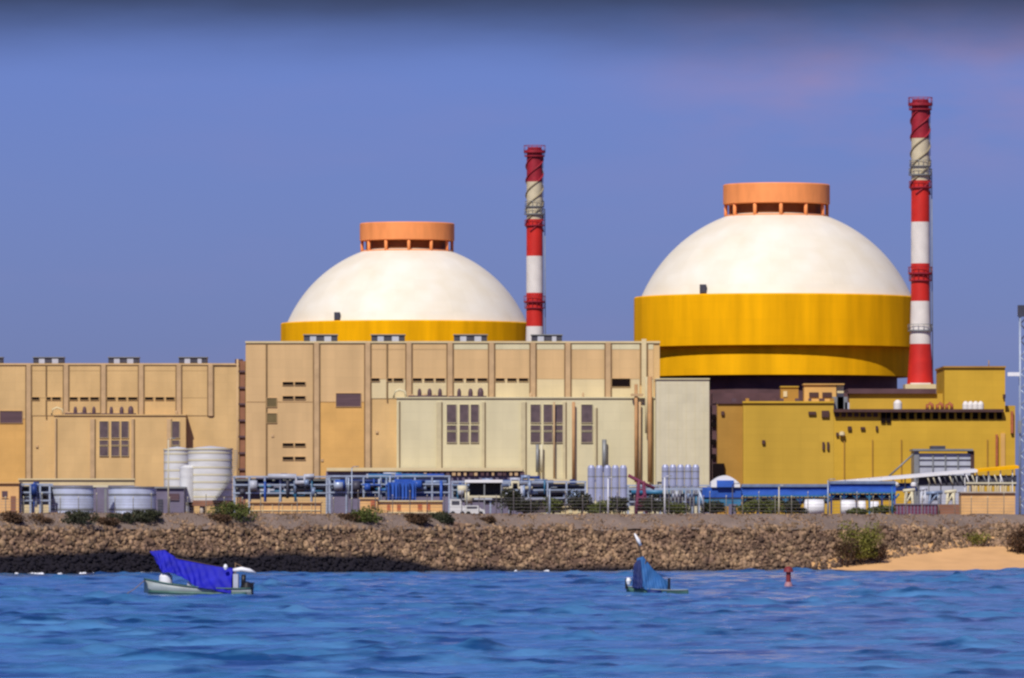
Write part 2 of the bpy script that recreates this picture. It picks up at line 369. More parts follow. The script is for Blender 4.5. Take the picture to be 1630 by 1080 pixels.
# ------------------------------------------------------------------ rocks
def rocks():
    import bmesh
    bm = bmesh.new(); bmesh.ops.create_icosphere(bm, subdivisions=1, radius=1)
    bv = np.array([v.co[:] for v in bm.verts]); bf = np.array([[v.index for v in f.verts] for f in bm.faces]); bm.free()
    variants = []
    for _ in range(14):
        d_ = rng.normal(size=(11, 3)); d_ /= np.linalg.norm(d_, axis=1)[:,None]; v = bv.copy()
        for q in d_:                         # chop planes give angular boulders
            t = .42+.30*rng.random(); dd = v@q; v -= np.where(dd > t, dd-t, 0)[:,None]*q
        variants.append(v*(1+rng.normal(0, .04, (len(v), 1))))
    P = []
    for _ in range(15000):
        x = rng.uniform(-82, 92); br, bz = beach(x); L = (5.6-bz)*1.6
        t = rng.uniform(-.8, L+.5+.9*math.sin(x*.3)*math.sin(x*.11)); 
        if bz > .5 and t < .3*rng.random(): t += .6
        y = shore(x)+br+t; P.append((x, y, float(H(x, y)), .17+.50*rng.random()**2.4))
    for _ in range(6500):                    # stray boulders on the bank
        x = rng.uniform(-80, 90); br, bz = beach(x); y = shore(x)+br+(5.6-bz)*1.6+4.6*rng.random()**1.15
        P.append((x, y, float(H(x, y)), .08+.24*rng.random()**1.5))
    V = []; Fc = []; o = 0
    for x, y, z, r in P:
        v = variants[rng.integers(14)]
        e = rng.uniform(-3.1, 3.1, 3); M = np.array(Matrix.Rotation(e[0],3,'X')@Matrix.Rotation(e[1],3,'Y')@Matrix.Rotation(e[2],3,'Z'))
        V.append((v*np.array([1.15, .9, .75])*r)@M.T+np.array([x, y, z+r*.15])); Fc.append(bf+o); o += len(v)
    co = np.concatenate(V).astype(np.float32); fc = np.concatenate(Fc).astype(np.int32)
    me = bpy.data.meshes.new('boulders'); me.vertices.add(len(co)); me.vertices.foreach_set('co', co.ravel())
    me.loops.add(fc.size); me.loops.foreach_set('vertex_index', fc.ravel()); me.polygons.add(len(fc))
    me.polygons.foreach_set('loop_start', np.arange(0, fc.size, 3, dtype=np.int32)); me.update(calc_edges=True)
    me.materials.append(MATS['rock']); o = bpy.data.objects.new('boulders', me); COL.objects.link(o)
    o['kind'] = 'stuff'; tag(o, 'brown piled boulders of the sea defence, dark and wet at the waterline', 'boulders')
rocks()
def foam():
    mb = MB()
    for px, wd in ((25,5),(47,9),(60,12),(124,7),(141,4),(215,9),(228,6),(820,4),(870,5),(1008,6),(90,4)):
        x0 = X(px, 930 if px < 700 else 985); 
        for j in range(int(wd)):
            x = x0+rng.uniform(-wd*.05, wd*.05); y = float(shore(x))-rng.uniform(.3, 1.6)
            mb.lathe(x, y, [(.26,-.05),(.2,.03+.08*rng.random()),(.06,.08+.14*rng.random())], 7)
    o = mb.build('foam', 'foam'); o['kind'] = 'stuff'; tag(o, 'small white flecks of surf breaking against the dark rocks', 'foam')
foam()

# ------------------------------------------------------------------ reactors
def reactor():
    t = thing('reactor_building', '', 'reactor')
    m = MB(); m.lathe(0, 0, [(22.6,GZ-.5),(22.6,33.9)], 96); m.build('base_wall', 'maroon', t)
    m = MB(); m.lathe(0, 0, [(25.1,33.9),(25.1,39.2)], 96); m.build('lower_ring', 'yellow_low', t)
    m = MB(); m.lathe(0, 0, [(26.5,39.2),(26.7,39.35),(26.7,48.6),(26.5,48.85),(25.0,48.85)], 96); up = m.build('upper_ring', 'yellow', t)
    Rr = 27.5; zc = 65.7-Rr; a0 = math.asin((48.85-zc)/Rr)
    m = MB(); m.sphere_lathe(0, 0, Rr, zc, a0, R(89.9), 96, 30); dm = m.build('dome', 'domewhite', t)
    m = MB(); m.lathe(0, 0, [(25.15,48.86),(25.15,49.15)], 96); m.build('kerb_band', 'cream', dm)
    m = MB(); m.lathe(0, 0, [(8.4,63.2),(8.4,66.2)], 48); m.build('inner_drum', 'orange_shaded', t)  # darker orange has the shade behind the columns painted in
    m = MB(); m.lathe(0, 0, [(9.6,66.2),(10,66.3),(10,69.75),(9.85,69.95)], 72); m.build('crown_ring', 'orange', t)
    m = MB(); m.lathe(0, 0, [(9.7,63.75),(9.7,64.2)], 72); m.build('crown_sill', 'orange', t)
    for k in range(12):
        a = R(30*k+15*0+3); c, s = math.cos(a)*9.5, math.sin(a)*9.5
        MB().tube([(c, s, 63.4), (c, s, 66.3)], .34, 8).build('column', 'orange', t)
    m = MB(); m.box(-14.9, -13.7, -21.6, -20.2, 48.86, 50.6).box(-14.7,-13.9,-21.75,-21.6,49.1,50.3); m.build('hatch', 'darksteel', t)
    return t
ra = reactor(); ra.location = (X(648,1579), 1579, 0)
tag(ra, 'farther domed reactor on the left, its yellow wall mostly hidden behind the beige hall', 'reactor', 'domed reactor buildings')
rb = copy_tree(ra); rb.location = (X(1236,1400), 1400, 0)
tag(rb, 'nearer domed reactor on the right with its whole yellow drum in view', 'reactor', 'domed reactor buildings')

# ------------------------------------------------------------------ vent stacks
def stack():
    t = thing('chimney', '', 'chimney')
    s = 8.67; z = lambda py: CAM_H+(HZ-py)/s
    def rr(zz): return float(np.interp(zz, [z(612), z(550), z(500), 90], [2.45, 1.95, 1.75, 1.62]))
    for a, b, mt in ((612,548,'red'),(548,480,'chim_white'),(480,420,'red'),(420,354,'chim_white'),(354,288,'red'),(288,221,'chim_cream'),(221,163,'darkred')):
        za, zb_ = z(a), z(b); MB().lathe(0, 0, [(rr(za), za), (rr(zb_), zb_)], 32).build('shaft_band', mt, t)
    for py, r, th, mt in ((169,2.25,.5,'darkred'),(176,2.1,.25,'darkred'),(280,2.15,.22,'steel'),(266,2.0,.16,'steel'),(300,2.1,.22,'darkred'),(437,2.25,.3,'darkred'),(448,2.1,.2,'darkred'),(528,2.3,.28,'steel')):
        zz = z(py); p = MB().lathe(0, 0, [(r, zz), (r, zz+th)], 28).build('platform', mt, t)
        m = MB(); n = 14
        for k in range(n):
            a = 2*math.pi*k/n; m.tube([(r*.98*math.cos(a), r*.98*math.sin(a), zz+th), (r*.98*math.cos(a), r*.98*math.sin(a), zz+th+1.0)], .045, 5)
        m.tube([(r*.98*math.cos(2*math.pi*k/24), r*.98*math.sin(2*math.pi*k/24), zz+th+1.0) for k in range(25)], .05, 5)
        m.build('railing', mt if mt != 'darkred' else 'darkred', p)
    for j in range(3):                       # helical strakes on the top third
        for (y0, y1, mt) in ((310,288,'darkred'),(288,221,'strake'),(221,176,'darkred')):
            pts = []; n = 26
            for k in range(n+1):
                zz = z(y0)+(z(y1)-z(y0))*k/n; a = 2*math.pi*((zz-z(310))/9.0+j/3); r = rr(zz)+.1
                pts.append((r*math.cos(a), r*math.sin(a), zz))
            MB().tube(pts, .17, 5).build('strake', mt, t)
    m = MB()
    for sx_ in (-.25, .25): m.tube([(1.9, sx_, z(610)), (1.78, sx_, z(165))], .05, 5)
    for k in range(60):
        zz = z(610)+(z(165)-z(610))*k/60; m.tube([(1.9-.12*k/60, -.25, zz), (1.9-.12*k/60, .25, zz)], .03, 4)
    m.tube([(2.3, .5, z(610)), (2.1, .5, z(270))], .10, 6)
    m.build('ladder', 'steel', t)
    MB().lathe(0, 0, [(1.45, z(163)+.003), (1.45, z(159))], 24).build('flue_top', 'darkred', t)
    return t
sa = stack(); sa.location = (X(1465,1372), 1372, 0)
tag(sa, 'nearer red and white banded chimney at the right edge of the big yellow drum', 'chimney', 'red and white vent stacks')
sb = copy_tree(sa); sb.location = (X(851,1545), 1545, 0)
tag(sb, 'farther red and white banded chimney between the two domes', 'chimney', 'red and white vent stacks')
# the far stack stands on its own tapering base
def tf(name, parent, label, cat): pass

# ------------------------------------------------------------------ the long halls
def hall(label, D, ux, uy, x0, x1, depth, cols, right_end, group):
    s = lambda px: X(ux(px), D); z = lambda py: Z(uy(py), D)
    t = thing('turbine_hall', label, 'industrial hall', ((s(x0)+s(x1))/2, D, GZ-.3), group)
    def bx(m, a, b, y0, y1, pr, dep=None, zb=None):   # pr = how far it stands proud of the wall plane
        return m.box(s(a), s(b), D-pr, D-pr+(dep or pr+.3), z(y1) if zb is None else zb, z(y0))
    W = MB(); W.box(s(x0), s(x1), D, D+depth, GZ-.3, z(546)); wall = W.build('wall', cols['main'], t)
    # parapet pieces
    m = MB(); bx(m, x0-.5, x1+.5, 543.5, 546.5, .35, depth+.7); m.build('parapet', cols['parapet'], t)
    # wall panels between the pilasters
    pils = [504, 585.5, 651, 716.5, 782.5, 848.5, 904, 968, 1025]
    ups = [(x0+1, 423), (426, 499), (509, 581), (591, 615), (618, 646), (656, 711), (722, 777), (788, 843), (854, 899), (909, 963), (973, 1018), (1032,1040)]
    for i, (a, b) in enumerate(ups):
        if b > x1: continue
        if i < 3:
            m = MB(); bx(m, a, b, 549, 640, .14); m.build('wall_panel', cols['left_up'], t)
            m = MB(); bx(m, a, b, 641, 762, .14); m.build('wall_panel', cols['left_low'] if i == 2 else cols['left_up'], t)
        else:
            m = MB(); bx(m, a, b, 548, 556.5, .14); m.build('wall_panel', cols['band'] if a > 690 else cols['up'], t)
            m = MB(); bx(m, a, b, 557, 603.5, .14); m.build('wall_panel', cols['up'], t)
            m = MB(); bx(m, a, b, 604, 634.5, .14); m.build('wall_panel', cols['mid'], t)
    for p in pils:
        if p+5 > x1: continue
        full = p < 600
        m = MB(); bx(m, p-3.8, p+3.8, 545.5 if p < 1000 else 540, 762 if full else 635, .42)
        pl = m.build('pilaster', cols['pil'] if p not in (1025,) else cols['mid'], t)
        for sd in (-1, 1):
            m = MB(); bx(m, p+sd*4.9-1.1, p+sd*4.9+1.1, 548, 762 if full else (635 if p < 1000 else 612), .26); m.build('downpipe', 'line', t)
    for p in (424.5, 616.5):
        if x0 < p < x1:
            m = MB(); bx(m, p-.9, p+.9, 545, 762 if p < 500 else 640, .3); m.build('downpipe', 'line', t)
    def win(a, b, y0, y1, mt='opening', pr=.22, frame=None, plane=0):
        if b > x1 or a < x0: return
        m = MB(); m.box(s(a), s(b), D-plane-pr, D-plane+.05, z(y1), z(y0)); wd = m.build('window', mt, t)
        fr = MB(); e = .55; q = D-plane-pr-.12
        for (aa, bb, yy0, yy1) in ((a-e, b+e, y0-e, y0), (a-e, b+e, y1, y1+e), (a-e, a, y0, y1), (b, b+e, y0, y1)):
            fr.box(s(aa), s(bb), q, D-plane, z(yy1), z(yy0))
        fr.build('window_frame', frame or cols['up'], wd)
    for (a, b) in ((588.5,604),(616,624),(626.5,641.5),(657,671),(675.5,690),(693.5,708),(722.5,737),(742,756),(760,775.5),(789,803),(807.5,822),(826,840.5)):
        win(a, b, 602.5, 607.3)
    for y in (611, 633.5, 708.5, 730):
        win(450, 467, y-2.6, y+2.4); win(469.5, 486, y-2.6, y+2.4)
    win(424.8, 440.5, 634, 648, 'glass_olive'); win(424.8, 440.5, 658.5, 673.5, 'glass_olive')
    if x0 < 535:
        win(535, 574.5, 626.5, 647.5, 'louvre')
    win(973.5, 1003, 603, 616, 'opening')
    for (a, y) in ((600,688),(434,694),(513,733)):
        if x0 < a < x1: m = MB(); bx(m, a-2, a+2, y-2, y+2, .3); m.build('vent_grille', 'pil', t)
    # annex standing forward of the main wall
    ax1 = right_end; AP = 4.0
    m = MB(); m.box(s(632), s(ax1), D-AP, D-.003, GZ-.3, z(635)); an = m.build('annex_wall', cols['annex'], t)
    m = MB(); m.box(s(631.3), s(ax1+.7), D-AP-.3, D-.2, z(635)+.003, z(633)); m.build('annex_parapet', cols['annex'], t)
    def ab(m, a, b, y0, y1, pr): return m.box(s(a), s(b), D-AP-pr, D-AP+.1, z(y1), z(y0))
    for a, b, y0, y1, mt in ((634,640,640,750,'line2'),(695,703,641,750,'p'),(767,771.5,641,750,'p'),(829,836.5,641,762,'p'),(895.5,900,641,764,'p'),(946,949,650,764,'p')):
        if b > ax1: continue
        if mt == 'line2': a, b = 634, 636
        m = MB(); ab(m, a, b, y0, y1, .4); m.build('pilaster', cols['apil'], t)
        m = MB(); ab(m, b+.3, b+1.4, y0, y1, .22); m.build('downpipe', 'line', t)
    def gwin(x, cw, gap):
        cx = x
        for c in range(len(cw)):
            for (y0, y1, mt) in ((645,673.5,'glass_far'),(678,686,'glass_far'),(688.5,705,'glass_far')):
                if cx+cw[c] < ax1: win(cx, cx+cw[c], y0, y1, mt, .16, cols['frame'], AP)
            cx += cw[c]+gap[c]
    gwin(711.5, [15,14,12.5], [5.5,3.5,0]); 
    if ax1 > 900: gwin(844.5, [15.5,14,13], [5,3.5,0])
    if ax1 > 900: gwin(925, [17.5], [0])
    else: gwin(838, [13], [0])
    # fans and small plant on the annex roof
    for (p, h_, wd_) in ((668,14,8),(684,14,9),(700.5,14,8),(731,14,8),(749,14,9),(765,15,12),(657,5,6),(676,6,10),(692,5,7),(718,5,8),(784,5,3),(845,7,6),(928,8,4)):
        if p > ax1-5: continue
        px_, zt = s(p), z(633); zh = z(633-h_)-zt; r = (s(wd_)-s(0))/2*.82
        m = MB(); m.lathe(px_, D-1.7, [(r, zt), (r, zt+zh*.55), (r*.75, zt+zh*.85), (r*.3, zt+zh)], 14)
        m.build('roof_fan', 'louvre' if h_ > 8 else 'pil', t)
    m = MB(); m.tube([(s(627), D-2.4, z(634)), (s(629), D-2.4, z(624)), (s(636), D-2.4, z(621)), (s(645), D-2.4, z(624)), (s(647), D-2.4, z(634))], .22, 8); m.build('duct', cols['frame'], t)
    m = MB(); m.tube([(s(650), D-2.8, z(631.5)), (s(712), D-2.8, z(631.5))], .16, 6); m.tube([(s(714), D-2.8, z(632)), (s(775), D-2.8, z(632))], .14, 6); m.build('roof_pipe', 'louvre', t)
    # roof ventilators
    for (a, b) in ((482,535),(590,643),(722,775),(846,895)):
        if a > x1: continue
        m = MB(); m.box(s(a), s(b), D+6, D+11, z(545.5)+.45, z(532.5))
        v = m.build('roof_ventilator', 'darksteel', t)
        MB().box(s(a+10), s(a+20), D+5.9, D+6, z(543.5), z(534.5)).build('light_panel', 'lightpanel', v)
        if b-9 > a+34: MB().box(s(a+33), s(b-9), D+5.9, D+6, z(543.5), z(534.5)).build('light_panel', 'lightpanel', v)
        lg = MB()
        for q in (a+2, (a+b)/2, b-2): lg.box(s(q-1), s(q+1), D+7, D+10, z(546)-.1, z(545.5)+.45)
        lg.build('curb', 'darksteel', v)
        c = MB(); c.box(s(a-1.2), s(b+1.2), D+5.7, D+11.3, z(532.5), z(531.2)); c.build('ventilator_cap', 'steel', v)
    return t, s, z
cA = dict(main='tan', parapet='tan_pink', left_up='tan', left_low='tan_orange', band='tan', up='tan', mid='tan', pil='pil', annex='tan', apil='pil', frame='cream')
cB = dict(main='tan', parapet='cream', left_up='tan_pink', left_low='tan_orange', band='pale', up='tan_pink', mid='cream', pil='pil', annex='pale', apil='pil_cream', frame='pale')
idn = lambda v: v
tB, sB, zB = hall('long beige hall in the middle with cream front annex and dark window rows', 1343, idn, idn, 391, 1050, 30, cB, 1044, 'beige turbine halls')
tA, sA, zA = hall('lower all tan hall at the left edge, behind the white tanks', 1476, lambda p: 48+(p-588)*.909, lambda y: 580+(y-545)*.915, 380, 957, 45, cA, 862, 'beige turbine halls')
# extra fittings on the middle hall
def px_part(root, name, m, D, a, b, y0, y1, dep, label=None):
    o = MB().pbox(a, b, y0, y1, D, dep).build(name, m, root)
    if label: o['label'] = label
    return o
for p, y0, y1, r, mt in ((855.5,708,752,.30,'steel'),(862,708,752,.26,'palegrey'),(882,640,762,.16,'pil'),(913,640,765,.28,'pipe_tan'),(1012.5,612,768,.30,'pipe_tan'),(1018.5,640,768,.20,'pil'),(1034.5,600,768,.42,'pipe_tan'),(1029,600,690,.25,'pil_cream'),(962,700,752,.42,'steel')):
    D = 1338
    MB().tube([(X(p,D), D, Z(y1,D)), (X(p,D), D, Z(y0,D))], r, 8).build('standpipe', mt, tB)
px_part(tB, 'pipe_bracket', 'pil', 1337.5, 1004, 1024, 627, 631, .5)
px_part(tB, 'loading_ledge', 'cream', 1334.5, 520, 832, 745, 750, 4.2)
px_part(tB, 'plinth', 'cream', 1335, 832, 905, 763, 778, 3.5)
# a row of small dark louvres under the ledge
for k in range(26):
    p = 601+k*9.1+random.uniform(-1, 1)
    px_part(tB, 'ledge_louvre', random.choice(['louvre','pil','maroon']), 1334.8, p, p+random.uniform(3, 7), 751.5, 757.5, .6)
MB().pbox(519, 832, 750.6, 775, 1335.6, 3, GZ-.3).build('ledge_wall', 'tank_dull', tB)

# duct tower between the halls
t = thing('service_tower', 'narrow dark brown service tower in the gap between the two beige halls', 'tower', (X(385,1350), 1350, GZ))
MB().pbox(380.5, 390.3, 575, 770, 1350, 6, GZ-.2).build('shaft', 'brownbase', t)
for k in range(7):
    px_part(t, 'floor_band', 'louvre', 1349.6, 379.6, 391, 590+k*26, 593+k*26, 6)
MB().tube([(X(378,1349), 1349.4, GZ), (X(378,1349), 1349.4, Z(572,1349))], .2, 6).build('pipe', 'pil', t)
MB().pbox(374, 386, 572, 579, 1351, 3).build('cap', 'louvre', t)

# block at the right end of the middle hall
t = thing('end_block', 'plain pale blank-walled block joining the cream hall, beside the dark gap', 'building', (X(1086,1331), 1331, GZ-.3))
MB().pbox(1044.5, 1129, 604.5, 780, 1331, 11.9, GZ-.3).build('wall', 'palegrey', t)
MB().pbox(1043.8, 1129.8, 602.5, 604.4, 1330.7, 12.4).build('parapet', 'pale', t)
for k in range(6):
    p = 1050+k*14
    MB().pbox(p, p+.5, 606, 770, 1330.95, .1).build('joint', 'pale', t)

# ------------------------------------------------------------------ mustard auxiliary building
t = thing('auxiliary_building', 'mustard yellow auxiliary building of stepped blocks below the nearer reactor', 'building', (X(1390,1320), 1320, GZ-.3))
MB().pbox(1183, 1327, 642, 790, 1320, 25, GZ-.3).build('front_wall', 'mustard', t)
MB().pbox(1327.2, 1616, 656.5, 790, 1320.02, 24, GZ-.3).build('front_wall', 'mustard_bright', t)
MB().pbox(1142, 1182.8, 643, 790, 1323, 20, GZ-.3).build('side_wall', 'ochre', t)  # ochre puts the shade of this side into the wall colour
MB().pbox(1134, 1142.2, 645, 790, 1328, 14, GZ-.3).build('recess_wall', 'maroon', t)  # maroon colour stands in for the shadow in the gap
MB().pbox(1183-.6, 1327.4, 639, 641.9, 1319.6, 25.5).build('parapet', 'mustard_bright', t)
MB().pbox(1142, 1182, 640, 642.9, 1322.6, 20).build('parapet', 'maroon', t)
# dark brown roof edge with the long louvre row
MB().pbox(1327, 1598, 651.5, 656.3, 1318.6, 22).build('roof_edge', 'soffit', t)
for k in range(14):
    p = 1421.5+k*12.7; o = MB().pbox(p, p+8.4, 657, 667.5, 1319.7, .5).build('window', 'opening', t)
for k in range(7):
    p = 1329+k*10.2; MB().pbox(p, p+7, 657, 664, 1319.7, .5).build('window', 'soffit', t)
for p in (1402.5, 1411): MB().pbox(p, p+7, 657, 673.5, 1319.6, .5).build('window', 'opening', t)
for (a, b, y0, y1) in ((1287,1299,655.5,660.5),(1308,1320,654,664.5),(1309,1312.5,704,716),(1316.5,1320,704,716),(1331,1335,689,694.5),(1349.5,1355.5,679,685),(1370,1377,680,684),(1394,1397.5,678.5,685),(1213,1218,701,707),(1148,1153,655,661)):
    MB().pbox(a, b, y0, y1, 1319.5 if a > 1183 else 1322.5, .6).build('wall_vent', 'soffit', t)
MB().lathe(X(1340.5,1319), 1319.3, [(.3, Z(695,1319)), (.55, Z(693,1319)), (.45, Z(688,1319)), (.1, Z(687,1319))], 10).build('wall_lamp', 'cream', t)
for p in (1343, 1388, 1434, 1571): MB().pbox(p, p+1.6, 700, 765, 1319.7, .4).build('downpipe', 'ochre', t)
MB().pbox(1585, 1588.5, 692, 742, 1319.4, .6).build('downpipe', 'rust', t)
MB().pbox(1593, 1600, 690, 745, 1319.75, .3).build('door_panel', 'tan_orange', t)
MB().pbox(1134.5, 1153, 738, 772, 1322, 1.2).build('doorway', 'opening', t)
for y in (664, 676, 704, 727): MB().pbox(1133, 1139.5, y-4, y+4, 1327.4, .7).build('wall_vent', 'opening', t)
# second tier
MB().pbox(1352, 1502.8, 627, 700, 1345, 34, GZ).build('upper_wall', 'mustard', t)
MB().pbox(1350, 1490, 619, 626.8, 1344.2, 35).build('upper_parapet', 'maroon', t)
MB().pbox(1503.3, 1600, 586, 700, 1340, 26, GZ).build('tower_wall', 'mustard_bright', t)
MB().pbox(1502, 1601.2, 583, 585.8, 1339.6, 27).build('tower_parapet', 'ochre', t)
MB().pbox(1601, 1616, 646, 700, 1342, 14, GZ).build('tower_wall', 'mustard', t)
MB().pbox(1596.5, 1600.8, 628, 634, 1339.4, .6).build('wall_vent', 'soffit', t)
MB().pbox(1609, 1613, 655, 690, 1319.3, .7).build('downpipe', 'rust', t)
MB().tube([(X(1574,1345), 1345, Z(585,1345)), (X(1574,1345), 1345, Z(574,1345))], .09, 6).build('roof_mast', 'ochre', t)
# low roof in front of reactor base
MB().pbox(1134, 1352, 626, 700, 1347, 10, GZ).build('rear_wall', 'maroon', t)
for k in range(9):
    p = 1165+k*20+random.uniform(-4, 4); MB().pbox(p, p+random.uniform(4, 9), 634.5, 639, 1330, 1.5, Z(641.9,1320)).build('roof_unit', random.choice(['louvre','maroon','ochre']), t)
for a, b, y0, mt in ((1325,1349,632,'steel'),(1333,1343,626,'darksteel'),(1345,1352,641,'lightpanel')):
    MB().pbox(a, b, y0, 651, 1332, 3, Z(657,1320)).build('roof_unit', mt, t)
# roof kiosks
k1 = thing('roof_kiosk', 'small orange kiosk with two dark openings on the mustard roof', 'kiosk', (X(1308,1334), 1334, Z(642,1320)))
MB().pbox(1280, 1331, 613, 634, 1334, 6, Z(641.9,1320)).build('wall', 'orange_k' if 'orange_k' in MATS else 'tan_orange', k1)
for p in (1288, 1309): MB().pbox(p, p+15, 625, 633, 1333.8, .4).build('opening', 'soffit', k1)
MB().pbox(1331.3, 1343, 613.5, 630, 1334.6, 5, Z(641.9,1320)).build('side_panel', 'cream', k1)
MB().pbox(1279, 1344, 611, 612.8, 1333.6, 7).build('roof', 'tan_orange', k1)
k2 = thing('roof_kiosk', 'dim yellow kiosk left of the orange one on the mustard roof', 'kiosk', (X(1257,1336), 1336, Z(642,1320)))
MB().pbox(1243, 1271, 617, 634, 1336, 5, Z(641.9,1320)).build('wall', 'ochre', k2)
MB().pbox(1242.5, 1271.5, 615, 616.8, 1335.7, 5.5).build('roof', 'mustard', k2)
MB().pbox(1247, 1253, 623, 632, 1335.8, .4).build('opening', 'cream', k2)
# chimney plinth
t = thing('chimney_plinth', 'pale square plinth under the nearer banded chimney', 'plinth', (X(1465,1372), 1372, Z(626,1345)))
MB().box(X(1441,1368), X(1490,1368), 1368, 1376, Z(626.8,1345)+.01, 32.0).build('slab', 'cream', t)
MB().box(X(1450,1368), X(1482,1368), 1369, 1375, 32.003, 32.25).build('top_slab', 'chim_white', t)
t = thing('roof_block', 'mustard block under the farther banded chimney, behind the cream hall', 'building', (X(851,1545), 1545, GZ))
MB().box(X(851,1545)-4, X(851,1545)+4, 1541, 1549, GZ-.2, 32.1).build('block', 'mustard', t)
# white roof domes
def roof_dome(px, D, y, r, label, grp=None):
    o = MB().lathe(X(px,D), D, [(r, Z(654,1320)), (r, Z(y+5,D)), (r*.8, Z(y+2.4,D)), (r*.35, Z(y,D))], 14).build('roof_vent', 'chim_white', None, loc=(X(px,D), D, Z(652,1320)))
    tag(o, label, 'vent', grp)
roof_dome(1429, 1328, 637, .75, 'single white round roof vent left of the chimney foot on the mustard roof')
for i, p in enumerate((1537, 1545, 1553, 1561)):
    roof_dome(p, 1328, 639, .55, 'one of the tight row of four small white roof vents below the mustard tower', 'row of white roof vents')
for i, p in enumerate((1480, 1496, 1511)):
    m = MB(); D = 1327; m.tube([(X(p-4,D), D, Z(652,D)), (X(p-4,D), D, Z(645,D)), (X(p,D), D, Z(642,D)), (X(p+4,D), D, Z(645,D)), (X(p+4,D), D, Z(652,D))], .3, 7)
    o = m.build('pipe_loop', 'rust', None, loc=(X(p,D), D, Z(652,D))); tag(o, 'bent rust orange pipe loop on the mustard roof edge', 'pipe', 'rusty roof pipes')

# grey glazed box in front of mustard building
t = thing('glazed_shed', 'grey glazed shed on stilts in front of the mustard wall', 'shed', (X(1503,1300), 1300, GZ))
MB().pbox(1463, 1545, 722, 790, 1300, 9, GZ-.2).build('wall', 'lightpanel', t)
for a, b in ((1455,1463),(1545.2,1551)): MB().pbox(a, b, 718, 790, 1299.6, 9.8, GZ-.2).build('corner_post', 'steel' if a < 1500 else 'soffit', t)
MB().pbox(1453, 1549, 715, 718, 1299, 11).build('roof', 'steel', t)
MB().pbox(1482, 1505, 710, 714.8, 1302, 5).build('roof_box', 'darksteel', t)
for p in (1484, 1504, 1524): MB().pbox(p, p+2, 722, 750, 1299.7, .4).build('mullion', 'steel', t)
for y in (731, 741): MB().pbox(1463.2, 1544.8, y, y+1.2, 1299.75, .3).build('transom', 'steel', t)
MB().tube([(X(1412,1299), 1301, Z(762,1299)), (X(1456,1299), 1301, Z(722,1299))], .18, 6).build('stair_rail', 'steel', t)

# long sloping white canopy
def canopy():
    D = 1262; t = thing('sloping_canopy', 'long white sloping canopy roof rising to the right over dark steelwork', 'canopy', (X(1490,D), D, GZ))
    m = MB(); xa, xb, xc = X(1322,D), X(1556,D), X(1622,D); za, zb2, zc = Z(768.5,D), Z(748,D), Z(742,D); th = .4
    for (q0, q1, h0, h1, mt) in ((xa, xb, za, zb2, 'whitepaint'), (xb, xc, zb2, zc, 'yellow_low')):
        mm = MB(); mm.add([(q0,D,h0-th),(q1,D,h1-th*1.1),(q1,D+9,h1-th+.25),(q0,D+9,h0-th+.25),(q0,D,h0),(q1,D,h1),(q1,D+9,h1+.25),(q0,D+9,h0+.25)],
          [(0,3,2,1),(4,5,6,7),(0,1,5,4),(1,2,6,5),(2,3,7,6),(3,0,4,7)]); mm.build('roof_panel', mt, t)
    MB().pbox(1462, 1618, 757, 774, D+1.2, .5).build('girder', 'darksteel', t)  # dark girder sheet also stands in for the black shadow under the roof
    MB().pbox(1350, 1461.5, 769, 782, D+1.2, .5).build('girder', 'pipe_deep', t)
    for k in range(15):
        p = 1345+k*19; MB().pbox(p, p+1.6, 764-(p-1345)*.06, 820, D+.6, .4, GZ-.2).build('post', random.choice(['whitepaint','steel','darksteel']), t)
    for k in range(16):
        p = 1475+k*9; m = MB(); m.tube([(X(p,D), D+.3, Z(756,D)), (X(p+6,D), D+.3, Z(772,D))], .12, 5); m.build('brace', random.choice(['whitepaint','palegrey','steel','darksteel']), t)
    for p in (1426, 1454): MB().lathe(X(p,D), D-.4, [(.3,Z(776,D)),(.5,Z(774,D)),(.5,Z(770,D)),(.2,Z(768,D))], 10).build('floodlight', 'whitepaint', t)
canopy()

